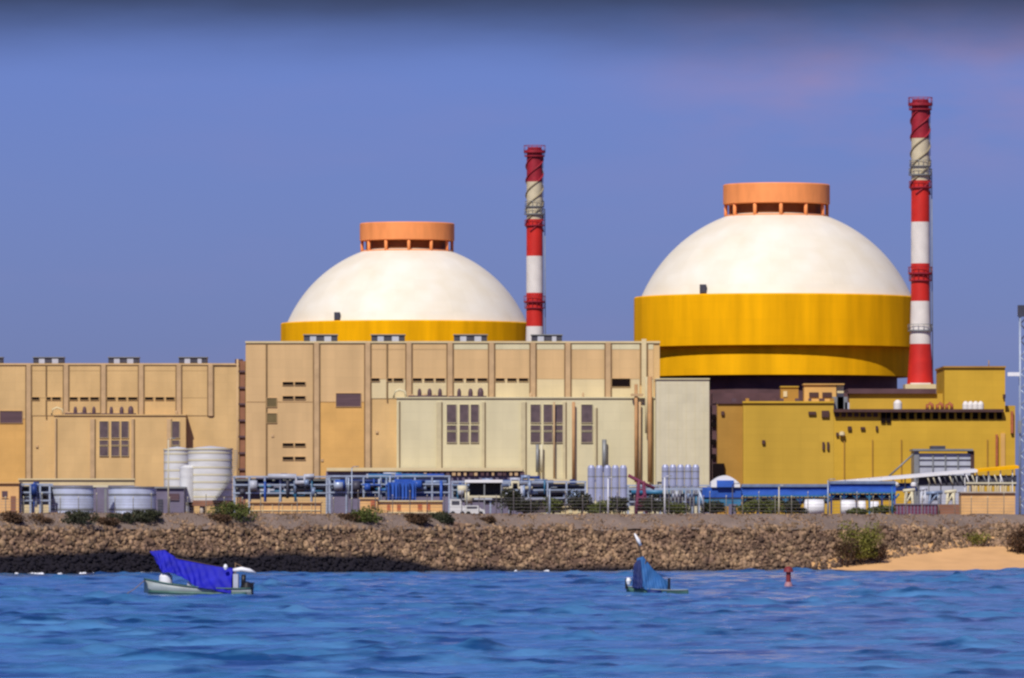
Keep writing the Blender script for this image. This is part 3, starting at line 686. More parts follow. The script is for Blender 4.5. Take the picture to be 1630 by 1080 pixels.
# ------------------------------------------------------------------ pipe racks
def rack(label, D, x0, x1, ytop, seed, mats, npipes=14, step=24, posts='pipe_pale'):
    r = random.Random(seed); dep = 5.0
    t = thing('pipe_rack', label, 'pipe rack', ((X(x0,D)+X(x1,D))/2, D, GZ), 'pipe racks along the plant front')
    n = int((x1-x0)/step)
    for k in range(n+1):
        px = x0+(x1-x0)*k/n
        for dy in (0, dep):
            MB().box(X(px,D)-.14, X(px,D)+.14, D+dy, D+dy+.28, GZ-.2, Z(ytop,D)).build('post', posts, t)
    for yy in (ytop, ytop+13, ytop+26):
        for dy in (0, dep): MB().box(X(x0,D)-.2, X(x1,D)+.2, D+dy-.06, D+dy-.002, Z(yy+2.2,D), Z(yy,D)).build('beam', posts, t)
    for yy in (ytop+4, ytop+17):
        MB().box(X(x0,D), X(x1,D), D+.5, D+dep-.1, Z(yy+1.2,D), Z(yy,D)).build('deck', 'darksteel', t)
    for k in range(npipes):
        a = r.uniform(x0, x0+(x1-x0)*.5); b = r.uniform(a+(x1-a)*.35, x1); yy = r.choice([ytop+1.5, ytop+7, ytop+11, ytop+15, ytop+20, ytop+23, ytop+30])+r.uniform(-1.5, 1.5)
        rad = r.uniform(.14, .42); dd = D+r.uniform(-.8, 4.2); pts = [(X(a,D), dd, Z(yy,D))]
        # expansion loops and drops
        c = a+(b-a)*r.uniform(.25, .7); h_ = r.choice([-9, 8, 10, -6])
        pts += [(X(c,D), dd, Z(yy,D)), (X(c,D)+.01, dd, Z(yy+h_,D)), (X(c+r.uniform(8, 22),D), dd, Z(yy+h_,D))]
        q = pts[-1]; pts += [(q[0]+.01, dd, Z(yy,D)), (X(b,D), dd, Z(yy,D))]
        if pts[-1][0] < q[0]+.3: pts = pts[:2]
        MB().tube(pts, rad, 8).build('pipe', r.choice(mats), t)
    MB().pbox(x0, x1, ytop+4, ytop+34, D+dep+.2, .06).build('back_screen', r.choice(['pipe_bluegrey','steel']), t)
    for k in range(int((x1-x0)/34)):
        a = r.uniform(x0, x1-30); b = a+r.uniform(14, 34); yy = ytop+r.choice([3, 15.5, 28.5]); hh = r.uniform(6, 10)
        MB().pbox(a, min(b, x1), yy, yy+hh, D+dep-.6-.04*k, .03).build('cable_screen', r.choice(['pipe_bluegrey','tank_dull','pipe_deep','steel','pipe_pale','lightpanel']), t)
    for k in range(int((x1-x0)/22)):
        a = r.uniform(x0+2, x1-4); yb = ytop+r.uniform(18, 60); MB().tube([(X(a,D), D-.3, Z(min(yb, 818),D)), (X(a,D), D-.3, Z(ytop+r.uniform(-2, 10),D))], r.uniform(.1, .28), 7).build('riser', r.choice(mats), t)
    for k in range(int((x1-x0)/26)):
        a = r.uniform(x0+3, x1-16); yy = r.choice([ytop+16, ytop+27, ytop+4]); 
        m = MB(); w_ = r.uniform(7, 17); m.pbox(a, a+w_, yy-r.uniform(5, 9), yy, D+r.uniform(.3, 2), 2)
        m.build('equipment_box', r.choice(mats), t)
    for k in range(int((x1-x0)/30)):
        a = r.uniform(x0+3, x1-10); yy = ytop+r.uniform(10, 27); m = MB(); rad = r.uniform(.5, 1.0)
        m.tube([(X(a,D), D-.6, Z(yy,D)), (X(a+r.uniform(6, 16),D), D-.6, Z(yy,D))], rad, 12); m.build('vessel', r.choice(mats), t)
    return t
bl = ['pipe_bluegrey','pipe_bluegrey','pipe_pale','pipe_blue','pipe_deep','pipe_teal','lightpanel','darksteel']
rack('blue grey pipe rack from the white tanks to the brick red doorway hut', 1235, 372, 520, 758, 3, bl)
rack('tall tangled pipe rack above the low orange guard house', 1228, 524, 715, 757, 5, bl+['pipe_blue'], 20)
rack('darker pipe rack behind the trees, left of the silver silos', 1240, 720, 932, 766, 9, ['pipe_bluegrey','pipe_deep','darksteel','pipe_teal','lightpanel','palegrey'], 16, 30)
rack('low maroon and grey rack between the two silo groups', 1245, 1000, 1128, 772, 12, ['purple','pipe_bluegrey','darksteel','pipe_teal','lightpanel'], 8)
rack('small blue rack between the tan shed and the grey tank at far left', 1110, 33, 79, 770, 15, ['pipe_blue','pipe_bluegrey','pipe_pale','pipe_deep'], 8, 15)

t = thing('transformer', 'deep blue transformer with cooling fins behind the guard house', 'transformer', (X(640,1215), 1215, GZ))
MB().pbox(617, 662, 768, 822, 1215, 4, GZ-.2).build('tank_body', 'pipe_blue', t)
for k in range(8): MB().pbox(619+k*5.3, 621.5+k*5.3, 770, 794, 1214.4, .6).build('cooling_fin', 'blue_roof' if k%3 else 'pipe_deep', t)
MB().pbox(628, 656, 763, 767.8, 1216, 2).build('conservator', 'pipe_blue', t)
# blue roofed gallery on the right
def gallery(label, D, x0, x1, y0, seed):
    r = random.Random(seed)
    t = thing('blue_gallery', label, 'gallery', ((X(x0,D)+X(x1,D))/2, D, GZ), 'blue galleries')
    MB().pbox(x0, x1, y0, y0+4.5, D, 6).build('top_rail', 'pipe_bluegrey', t)
    MB().pbox(x0, x1, y0+4.7, y0+11, D+.4, 5.5).build('side_sheet', 'pipe_blue', t)
    MB().pbox(x0, x1, y0+11.2, y0+17.5, D+.1, 6).build('side_sheet', 'blue_roof', t)
    MB().pbox(x0, x1, y0+17.7, y0+20, D, 6).build('edge_beam', 'pipe_teal', t)
    n = int((x1-x0)/21)
    for k in range(n+1):
        p = x0+1+(x1-x0-4)*k/n; MB().pbox(p, p+2.6, y0+20.2, 822, D+.2, .6, GZ-.2).build('post', r.choice(['pipe_deep','pipe_teal','pipe_blue']), t)
        for sd in (-1, 1):
            MB().tube([(X(p+1.3,D), D+.5, Z(y0+29,D)), (X(p+1.3+sd*7,D), D+.5, Z(y0+20.5,D))], .16, 5).build('knee_brace', 'pipe_teal', t)
    MB().pbox(x0+2, x1-2, y0+21, y0+31, D+5, .3).build('back_sheet', 'pipe_deep', t)
    return t
gallery('long blue gallery on columns in front of the mustard wall, left stretch', 1190, 1181, 1320, 771, 1)
gallery('higher blue gallery on columns under the white sloping canopy', 1184, 1321, 1426, 766, 2)
t = thing('blue_shed', 'blue shed with rounded white roof beside the pale end block', 'shed', (X(1150,1186), 1186, GZ))
MB().pbox(1118, 1180, 776, 792, 1186, 8).build('wall', 'pipe_blue', t)
MB().pbox(1118, 1180, 792.2, 806, 1186.3, 7).build('lower_wall', 'pipe_teal', t)
MB().pbox(1120, 1126, 806, 822, 1186, 1, GZ-.2).build('post', 'tank_dull', t); MB().pbox(1160, 1172, 803, 822, 1186, 1, GZ-.2).build('post', 'tank_dull', t)
m = MB(); D = 1185.5
arc = [(X(1132+46*k/12,D), Z(772-15*math.sin(math.pi*min(1, k/12*.86+.1)),D)) for k in range(13)]
vs = [(x,D,z) for x,z in arc]+[(x,D+8,z) for x,z in arc]+[(x,D,Z(776,D)) for x,z in arc]+[(x,D+8,Z(776,D)) for x,z in arc]
n_ = 13; fs = [(k, k+1, n_+k+1, n_+k) for k in range(12)]+[(2*n_+k, 2*n_+k+1, k+1, k) for k in range(12)]+[(3*n_+k+1, 3*n_+k, n_+k, n_+k+1) for k in range(12)]+[(0,n_,3*n_,2*n_),(12,2*n_+12,3*n_+12,n_+12)]
m.add(vs, fs); m.build('roof', 'whitepaint', t)
MB().pbox(1141, 1168, 765, 775.8, 1185.2, .3).build('gable_sheet', 'blue_roof', t)

# ------------------------------------------------------------------ silos and tanks
def silo_group(label, D, x0, n, pitch, y0, y1, legs):
    t0 = None
    for i in range(n):
        p = x0+pitch*(i+.5); r = X(815+pitch*.47, D)
        t = thing('silo', f'{["first","second","third","fourth","fifth"][i]} silver silo from the left in the {label}', 'silo', (X(p,D), D, GZ), 'silver silos, '+label)
        zb, zt = Z(y1,D), Z(y0,D)
        MB().lathe(X(p,D), D, [(r*.35, zb-1.2), (r, zb), (r, zt-.4), (r*.6, zt)], 24).build('shell', 'silo', t)
        for q in (.33, .66): MB().lathe(X(p,D), D, [(r*1.03, zb+(zt-zb)*q), (r*1.03, zb+(zt-zb)*q+.15)], 24).build('band', 'steel', t)
        for a in (45, 135, 225, 315):
            MB().tube([(X(p,D)+r*.8*math.cos(R(a)), D+r*.8*math.sin(R(a)), GZ-.2), (X(p,D)+r*.8*math.cos(R(a)), D+r*.8*math.sin(R(a)), zb+.2)], .12, 6).build('leg', 'steel', t)
silo_group('taller left group', 1170, 935, 5, 12.7, 741, 796, True)
silo_group('right group on the platform', 1178, 1053, 5, 12.1, 740, 774, True)
t = thing('silo_platform', 'pale steel platform under the right group of silver silos', 'platform', (X(1082,1178), 1178, GZ))
MB().pbox(1000, 1118, 777, 780.5, 1176.6, .12).build('edge_beam', 'pipe_pale', t)
for p in (1058, 1090, 1112): MB().pbox(p, p+2.2, 780.6, 822, 1176.5, .3, GZ-.2).build('post', 'pipe_pale', t)
MB().tube([(X(1112,1176), 1176.5, Z(780,1176)), (X(1120,1176), 1176.5, Z(800,1176)), (X(1117,1176), 1176.5, Z(820,1176))], .2, 6).build('downpipe', 'pipe_pale', t)

def rib_tank(label, D, px, r_px, y0, y1, mt, bands, stand=None, roofrise=5):
    r = X(815+r_px, D); cx = X(px,D); zt, zb = Z(y0,D), Z(y1,D)
    t = thing('storage_tank', label, 'tank', (cx, D+r, GZ))
    cy = D+r
    MB().lathe(cx, cy, [(r, zb), (r, zt), (r*.6, zt+roofrise*.6*D/F), (.05, zt+roofrise*D/F)], 40).build('shell', mt, t)
    for k in range(bands):
        zz = zb+(zt-zb)*(k+.5)/bands; MB().lathe(cx, cy, [(r+.05, zz-.13), (r+.05, zz+.13)], 40, False, False).build('hoop', 'palegrey' if mt == 'tank' else 'steel', t)
    MB().lathe(cx, cy, [(r+.12, zt-.1), (r+.12, zt+.12)], 40).build('rim', 'palegrey' if mt == 'tank' else 'steel', t)
    if stand:
        MB().lathe(cx, cy, [(r*1.06, stand), (r*1.06, zb-.003)], 40).build('base_slab', 'brownbase', t)
        for k in range(8):
            a = 2*math.pi*(k+.5)/8; MB().tube([(cx+r*.9*math.cos(a), cy+r*.9*math.sin(a), GZ-.2), (cx+r*.9*math.cos(a), cy+r*.9*math.sin(a), stand)], .3, 8).build('leg', 'concrete', t)
    return t, cx, cy, r, zt, zb
rib_tank('white hooped storage tank at the back left of the pair', 1128, 281, 21, 716, 822, 'tank', 8)
tk, cx, cy, r, zt, zb = rib_tank('larger white hooped storage tank raised on a brown base slab', 1098, 333, 35.5, 715, 797, 'tank', 7, Z(806,1098))
for sd in (-.2, .2): pass
m = MB()
for k in range(26):                              # spiral stair on the shaded right flank
    a = R(-78+k*3.6); zz = zb+(zt-zb)*k/26; m.box(cx+(r+.5)*math.cos(a)-.3, cx+(r+.5)*math.cos(a)+.3, cy+(r+.5)*math.sin(a)-.5, cy+(r+.5)*math.sin(a)+.3, zz, zz+.1)
m.build('stair', 'steel', tk)
MB().lathe(X(300,1104), 1099.5, [(1.1,Z(800,1100)),(1.1,Z(745,1100)),(.5,Z(741,1100))], 20).build('side_tank', 'tank', tk)
rib_tank('low pale blue round tank behind the dark shrubs, left one', 1112, 114, 36, 776, 823, 'tank_blue', 2, roofrise=2)
rib_tank('low pale blue round tank behind the dark shrubs, right one beside the purple box', 1112, 209, 38.5, 776, 823, 'tank_blue', 2, roofrise=2)
t = thing('equipment_house', 'dull purple grey box at the foot of the white hooped tanks', 'equipment house', (X(270,1094), 1094, GZ))
MB().pbox(249, 293, 778, 824, 1094, 6, GZ-.2).build('wall', 'tank_dull', t)
MB().pbox(246, 295, 775, 777.8, 1093.6, 7).build('roof', 'steel', t); MB().pbox(251, 259, 795, 822, 1093.8, .4).build('door', 'darksteel', t); MB().pbox(268, 285, 786, 797, 1093.8, .4).build('louvre', 'louvre', t)
t = thing('column_pipe', 'pale upright pipe between the two low blue tanks', 'pipe', (X(158,1110), 1110, GZ))
MB().pbox(149, 153, 776, 822, 1110, .8, GZ-.2).build('column', 'tank_dull', t); MB().pbox(166, 170, 778, 822, 1110, .8, GZ-.2).build('column', 'steel', t); MB().pbox(148, 172, 773, 776, 1109.8, 1.2).build('beam', 'palegrey', t)

# ------------------------------------------------------------------ low buildings
def low_house(label, D, x0, x1, y0, mt, wins, door=None, roofmt=None, dep=6, nm='low_building'):
    t = thing(nm, label, 'building', ((X(x0,D)+X(x1,D))/2, D, GZ))
    MB().pbox(x0, x1, y0+2.2, 822, D, dep, GZ-.2).build('wall', mt, t)
    MB().pbox(x0-1.2, x1+1.2, y0, y0+2, D-.4, dep+.9).build('roof', roofmt or mt, t)
    for a, b, ya, yb in wins:
        wd = MB().pbox(a, b, ya, yb, D-.06, .3).build('window', 'rust' if 'orange' in label else 'louvre', t)
        MB().pbox(a-.6, b+.6, yb+.2, yb+1.2, D-.2, .25).build('sill', mt, wd)
    if door: MB().pbox(door[0], door[1], door[2], 821, D-.08, .3).build('door', 'brownbase', t)
    return t
low_house('small tan shed at the far left edge', 1108, -14, 30, 768, 'lowbuild', [(3,12,782,792)], (17,25,790))
t = thing('low_wall', 'long low cream wall above the pipework at left', 'wall', (X(125,1135), 1135, GZ))
MB().pbox(30, 214, 764.5, 822, 1135, 1, GZ-.2).build('panel', 'lowbuild_pale', t); MB().pbox(80, 213, 773, 822, 1134.6, .35, GZ-.2).build('cladding', 'tank_dull', t); MB().pbox(29, 215, 762, 764.3, 1134.7, 1.6).build('coping', 'cream', t)
t = low_house('long low tan building right of the round bush and tanks', 1105, 398, 510, 799, 'lowbuild', [])
for k in range(7): MB().pbox(402+k*15.5, 403+k*15.5, 802, 821, 1104.8, .3).build('pier', 'cream', t)
MB().pbox(398, 510, 812, 813.5, 1104.85, .25).build('string_course', 'cream', t)
t = low_house('orange tan guard house with four dark windows above the rocks', 1092, 601, 704, 797, 'lowbuild', [(616,621.5,804,812.5),(632,638,804,812.5),(665,672,803,812),(679,685,803,812)], None, 'cream')
MB().pbox(573, 600.7, 795, 822, 1091.5, 5, GZ-.2).build('side_wing', 'lowbuild', t); MB().pbox(590, 597, 797, 808, 1091.3, .4).build('window', 'rust', t)
MB().pbox(571.5, 602, 792.5, 794.8, 1091.2, 6).build('wing_roof', 'tan_pink', t)
MB().pbox(618, 706, 815, 817, 1091.2, .8).build('veranda_rail', 'cream', t)
t = low_house('long pale low shed roof behind the fence, right of the trees', 1088, 893, 990, 806, 'lowbuild_pale', [], None, 'lowbuild_pale', 4)
for k in range(6): MB().pbox(905+k*14, 911+k*14, 811, 817, 1087.9, .2).build('hatch', 'pale', t)
low_house('yellow tan low building at the right edge below the canopy', 1098, 1530, 1616, 783, 'lowbuild', [], None, 'concrete')
t = thing('arched_screen', 'row of pale arched openings above the yellow tan low building', 'screen', (X(1575,1118), 1118, GZ))
for k in range(6):
    p = 1541+k*12; m = MB(); D = 1118; m.tube([(X(p,D),D,GZ-.2)]+[(X(p+4-4*math.cos(math.pi*j/6),D), D, Z(776-5*math.sin(math.pi*j/6),D)) for j in range(7)]+[(X(p+8,D),D,GZ-.2)], .22, 6); m.build('arch', 'lowbuild_pale', t)
MB().pbox(1538, 1618, 768, 770.5, 1117.6, 1).build('top_beam', 'palegrey', t)
t = thing('freight_container', 'long dark maroon container on the ground below the canopy', 'container', (X(1460,1094), 1094, GZ))
MB().pbox(1424, 1492, 804, 820, 1094, 2.5).build('body', 'purple', t)
MB().pbox(1493, 1527, 803, 820, 1095, 2.5).build('end_section', 'brownbase', t)
for k in range(12): MB().pbox(1427+k*5.5, 1429+k*5.5, 805.5, 818.5, 1093.9, .2).build('rib', 'tank_dull', t)
MB().pbox(1423, 1493, 802, 803.8, 1093.8, 2.9).build('top_rail', 'tank_dull', t)
# yard steelwork frames over the container: jib, hoppers
for i, (p, wd_, hh, mt) in enumerate(((1447,16,26,'palegrey'),(1470,10,28,'lightpanel'),(1487,22,22,'pipe_bluegrey'),(1513,16,24,'palegrey'))):
    D = 1105; t = thing('steel_frame', ('leftmost slanting pale frame above the maroon container','narrow upright pale frame above the maroon container','wide grey blue frame right of the narrow pale one','pale frame beside the yellow tan low building')[i], 'frame', (X(p,D), D, GZ), 'yard steel frames')
    for sd in (-.5, .5):
        MB().tube([(X(p+sd*wd_,D), D, GZ-.2), (X(p+sd*wd_*.5,D), D, Z(820-hh-14,D))], .22, 6).build('leg', mt, t)
    MB().tube([(X(p-wd_*.6,D), D, Z(820-hh-12,D)), (X(p+wd_*.6,D), D, Z(820-hh-14,D))], .3, 6).build('beam', mt, t)
    MB().tube([(X(p-wd_*.45,D), D, Z(806,D)), (X(p+wd_*.3,D), D, Z(784,D))], .16, 6).build('brace', mt, t)
    MB().pbox(p-wd_*.3, p+wd_*.35, 785, 797, D+.4, 2).build('hopper', random.choice(['pipe_bluegrey','tank_dull','pipe_deep']), t)
# white vessels
for i, (p, r_, y0, lab) in enumerate(((1296,16,795,'widest white horizontal tank under the blue gallery'),(1350,12,796,'middle white horizontal tank between the blue columns'),(1372,6,797,'small white tank right of the middle one'),(1392,7,798,'cream tank beside the low green hedge'))):
    D = 1160; cz = Z(808,D); rr_ = (Z(y0,D)-cz)
    t = thing('white_tank', lab, 'tank', (X(p,D), D, GZ), 'white tanks below the blue gallery')
    L = X(815+r_, D); pts = [(X(p,D)-L, D, cz), (X(p,D)-L*.9, D, cz), (X(p,D)+L*.9, D, cz), (X(p,D)+L, D, cz)]
    MB().tube(pts, [rr_*.5, rr_, rr_, rr_*.5], 18).build('shell', 'whitepaint', t)
    for sd in (-.5, .5): MB().box(X(p,D)+sd*L-.2, X(p,D)+sd*L+.2, D-.7, D+.7, GZ-.2, cz-rr_*.6).build('saddle', 'concrete', t)
# white parked vans near the guard house
def van(label, D, x0, x1, y0):
    t = thing('parked_van', label, 'van', ((X(x0,D)+X(x1,D))/2, D, GZ), 'white vans by the guard house')
    a, b = X(x0,D), X(x1,D); L = b-a; z0 = GZ+.35; zt = Z(y0,D)
    prof = [(0,z0),(0,zt-.1),(.03*L,zt),(.68*L,zt),(.80*L,z0+(zt-z0)*.58),(.98*L,z0+(zt-z0)*.45),(L,z0)]
    m = MB(); n = len(prof); vs = [(a+x,D,z) for x,z in prof]+[(a+x,D+1.9,z) for x,z in prof]
    m.add(vs, [tuple(range(n)), tuple(reversed(range(n,2*n)))]+[((k+1)%n,k,n+k,n+(k+1)%n) for k in range(n)]); m.build('body', 'tank', t)
    MB().box(a+.12*L, a+.62*L, D-.03, D-.002, z0+(zt-z0)*.6, z0+(zt-z0)*.88).build('window', 'darksteel', t)
    for q in (.2, .8):
        m = MB(); m.tube([(a+q*L, D-.05, GZ+.34), (a+q*L, D+.2, GZ+.34)], .36, 14); m.build('wheel', 'black', t)
van('white van nearest the guard house gable', 1092, 716, 741, 795)
van('lower white van right of the tall one by the guard house', 1096, 739, 772, 805)
t = thing('vehicle_shelter', 'dark open shelter with thin white roof above the vans', 'shelter', (X(772,1170), 1170, GZ))
MB().pbox(740, 800, 764, 768.5, 1170, 6).build('roof', 'whitepaint', t)
MB().pbox(747, 797, 769, 789, 1174, 1).build('back_panel', 'black', t)
MB().pbox(744, 802, 789.2, 792.5, 1170.2, 5).build('rail', 'palegrey', t)
for p in (742, 770, 797): MB().pbox(p, p+2, 768.7, 822, 1170.3, .4, GZ-.2).build('post', 'steel', t)
# red purple crane frame by the silos
t = thing('derrick', 'dark red steel derrick standing between the silo groups', 'derrick', (X(1021,1150), 1150, GZ)); D = 1150
for a, b in ((1012,1017),(1030,1024)): MB().tube([(X(a,D), D, GZ-.2), (X(b,D), D, Z(766,D))], .3, 6).build('leg', 'purple', t)
MB().tube([(X(1000,D), D, Z(757,D)), (X(1021,D), D, Z(768,D)), (X(1042,D), D, Z(778,D))], .3, 6).build('jib', 'purple', t)
for y in (778, 790, 803): MB().pbox(1013, 1028, y, y+3, D-.2, .5).build('cross_beam', 'purple', t)
MB().pbox(1014, 1029, 797, 815, D+.5, 2).build('winch_house', 'brownbase', t)
# lattice mast at right edge
t = thing('lattice_mast', 'tall blue grey lattice mast cut by the right edge of the picture', 'mast', (X(1630,1075), 1075, GZ)); D = 1075
for p in (1624, 1636):
    for dy in (0, 1.1): MB().tube([(X(p,D), D+dy, GZ-.2), (X(p,D), D+dy, Z(488,D))], .14, 6).build('leg', 'pipe_pale', t)
for k in range(26):
    y = 490+k*13; q = [(1624,1636),(1636,1624)][k%2]
    MB().tube([(X(q[0],D), D, Z(y,D)), (X(q[1],D), D, Z(y+13,D))], .09, 5).build('brace', 'pipe_pale' if k > 4 else 'darksteel', t)
MB().pbox(1621, 1640, 486, 504, D-.3, 1.7).build('head_frame', 'darksteel', t)
MB().pbox(1604, 1623, 593, 599, D-.2, .5).build('lamp_arm', 'whitepaint', t)
MB().pbox(1620.5, 1626, 670, 690, D-.5, .6).build('junction_box', 'steel', t)

# ------------------------------------------------------------------ fence along the bank
def fence(label, x0, x1, step, mt, tall):
    xs_ = np.arange(x0, x1+.1, step); D0 = lambda px: 0
    t = thing('wire_fence', label, 'fence', (X((x0+x1)/2, 1010), float(shore(X((x0+x1)/2, 1010)))+17, GZ), 'wire fences along the bank')
    P = []
    for px in xs_:
        D = 1005.
        for _ in range(4):
            x = X(px, D); br, bz = beach(x); D = float(shore(x)+br+(5.6-bz)*1.6+4.6)
        P.append((X(px, D), D))
    for i, (x, y) in enumerate(P):
        z0 = float(H(x, y)); h_ = tall if i % 3 else tall*1.25
        MB().tube([(x, y, z0-.2), (x, y, z0+h_), (x, y-.35, z0+h_+.35)], .06, 6).build('post', mt, t)
    m = MB()
    for q in (.05, .25, .45, .65, .85, 1.0):
        for (a, b) in zip(P, P[1:]):
            za, zb = float(H(*a))+tall*q, float(H(*b))+tall*q
            m.tube([(a[0], a[1], za), (b[0], b[1], zb)], .018, 4, False)
    m.build('wire', 'fencewire', t)
fence('wire fence run on the left above the scrub', -20, 560, 29, 'palegrey', 1.9)
fence('wire fence run in the middle in front of trees and silos', 570, 1120, 27.5, 'concrete', 2.3)
fence('wire fence run on the right above the sandy beach', 1130, 1650, 26, 'palegrey', 2.3)
# tall lamp posts on the bank
for i, (px, yt, D, mt) in enumerate(((875,778,1030,'pipe_pale'),(968,762,1035,'whitepaint'),(1058,760,1035,'whitepaint'),(1166,772,1035,'darksteel'),(1240,775,1030,'palegrey'),(1318,765,1032,'pipe_pale'),(1420,775,1034,'pipe_teal'),(268,700,1030,'palegrey'),(560,745,1060,'pipe_pale'))):
    lab = ('pale blue lamp post in front of the dark trees','white lamp post beside the left silo group','white lamp post left of the right silo group','dark lamp post left of the long hedge','grey lamp post in the middle of the long hedge','pale lamp post by the widest white tank','teal post right of the low green hedge','thin grey post in front of the purple grey box','pale post above the tan buildings, left of the guard house')[i]
    t = thing('lamp_post', lab, 'lamp post', (X(px,D), D, GZ), 'thin posts along the plant front')
    x = X(px,D); zt = Z(yt,D)
    MB().tube([(x, D, GZ-.3), (x, D, zt)], [.13, .07], 8).build('pole', mt, t)
    MB().tube([(x, D, zt), (x+.25, D-.3, zt+.15), (x+.7, D-.6, zt+.18)], .05, 6).build('arm', mt, t)
    MB().box(x+.55, x+1.0, D-.75, D-.5, zt+.1, zt+.24).build('lamp_head', 'steel', t)

# ------------------------------------------------------------------ vegetation
def leaves(mb, cx, cy, cz, rx, ry, rz, n, size, r, lumps=7):
    L = [(r.uniform(-.6, .6), r.uniform(-.6, .6), r.uniform(-.25, .65), r.uniform(.35, .62)) for _ in range(lumps)]
    for _ in range(n):
        lx, ly, lz, lr = r.choice(L); u = r.uniform(0, 6.283); v = r.uniform(-1, 1); q = lr*(r.random()**.35); s_ = math.sqrt(1-v*v)
        x, y, z = lx+q*s_*math.cos(u), ly+q*s_*math.sin(u), lz+q*v
        if z < -.5: z = -.5+r.random()*.2
        p = Vector((cx+x*rx, cy+y*ry, cz+z*rz)); sz = size*r.uniform(.6, 1.4)
        a = Vector((r.gauss(0,1), r.gauss(0,1), r.gauss(0,1))).normalized(); b = a.orthogonal().normalized()
        b = (Matrix.Rotation(r.uniform(0,6.28), 3, a)@b)
        c = a.cross(b)
        mb.add([p-b*sz, p+c*sz*.5, p+b*sz, p-c*sz*.5], [(0,1,2,3)])
def bush(px, D, y0, y1, wpx, mt, label, name='bush', grp='bushes along the bank', n=700, size=.16, cat='bush'):
    r = random.Random(int(px*7)); x = X(px,D); z0 = float(H(x, D)) if D < 1060 else GZ; zt = Z(y0,D); zb = min(z0, Z(y1,D)) if D < 1060 else GZ
    h_ = zt-zb; rx = X(815+wpx/2, D)
    t = thing(name, label, cat, (x, D, zb), grp)
    m = MB(); leaves(m, x, D, zb+h_*.5, rx*1.05, max(1.0, rx*.7), h_*.62, n, size, r, 9); m.build('foliage', mt, t)
    m = MB()
    for k in range(5):
        a = r.uniform(0, 6.28); m.tube([(x+.1*math.cos(a), D+.1*math.sin(a), zb-.1), (x+rx*.3*math.cos(a), D+rx*.3*math.sin(a), zb+h_*.4), (x+rx*.5*math.cos(a), D+rx*.5*math.sin(a), zb+h_*.7)], [.07,.05,.02], 5)
    m.build('stem', 'bark', t)
def bankD(px, extra=3.5):
    D = 1000.
    for _ in range(4):
        x = X(px,D); br, bz = beach(x); D = float(shore(x)+br+(5.6-bz)*1.6+extra)
    return D
B = [(12,815,838,34,'leaf_dry','brown dry shrub at the left edge below the tan shed'),(50,824,839,44,'leaf_dry','low flat dry shrub left of the first blue tank'),
     (112,818,838,52,'leaf_dark','dark shrub in front of the left low blue tank'),(160,826,839,34,'leaf_dry','small dry shrub between the two low tanks'),
     (190,820,838,40,'leaf_dark','dark shrub under the left half of the right low tank'),(228,818,838,38,'leaf_dark','dark shrub under the right half of the right low tank'),
     (374,804,838,58,'leaf','big round olive green bush right of the white tanks'),(350,822,839,40,'leaf_dry','small reddish bush at the foot of the raised tank'),
     (578,812,837,58,'leaf','olive bush in front of the guard house wing'),(552,822,838,30,'leaf_dry','dry shrub hugging the olive bush by the guard house'),
     (655,822,836,44,'leaf_dry','flat dry shrub below the guard house windows'),(700,820,836,34,'leaf_dark','dark low shrub at the guard house right corner'),
     (772,826,842,24,'leaf_dry','thin dry shrub below the white vans')]
for (px,y0,y1,w_,mt_,lb) in B: bush(px, bankD(px, 2.5), y0-2, y1, w_*(1.6 if px < 250 else 1.3), mt_, lb, n=1700, size=.17)
bush(1372, bankD(1372, -9), 838, 893, 74, 'leaf_olive', 'bright green bush growing on the rocks above the sandy beach', n=2600, size=.17)
bush(1348, bankD(1348, -9.5), 862, 893, 40, 'leaf_dry', 'brown scrub at the left foot of the bright green bush', n=700)
bush(1398, bankD(1398, -9.5), 868, 892, 46, 'leaf_dry', 'brown scrub at the right foot of the bright green bush', n=700)
bush(1624, bankD(1622, -10.5), 838, 903, 92, 'leaf_dry', 'large brown bush at the right edge of the beach', n=5000)
bush(1562, bankD(1562, -4), 846, 872, 60, 'leaf_olive', 'thin olive scrub between the rocks and the brown bush', n=450)
def scrub():
    m = MB(); r = random.Random(5)
    for _ in range(16000):
        x = r.uniform(-80, 88); br, bz = beach(x); 
        w_ = (.5+.5*math.sin(x*.23)*math.sin(x*.071+1))*(1 if x < -8 else .35)
        if r.random() > w_+.25: continue
        y = float(shore(x)+br+(5.6-bz)*1.6)+r.uniform(-1.5, 5.5); z = float(H(x, y)); h_ = r.uniform(.12, .42)*(1.2 if x < -8 else .8); a = r.uniform(0, 3.14)
        dx, dy = .07*math.cos(a), .07*math.sin(a); lx_, ly_ = r.gauss(0, .14), r.gauss(0, .14)
        m.add([(x-dx, y-dy, z-.05), (x+dx, y+dy, z-.05), (x+lx_, y+ly_, z+h_)], [(0,1,2)])
    o = m.build('dry_grass', 'scrub'); o['kind'] = 'stuff'; tag(o, 'dry brown grass tufts growing over the top of the bank', 'grass')
scrub()
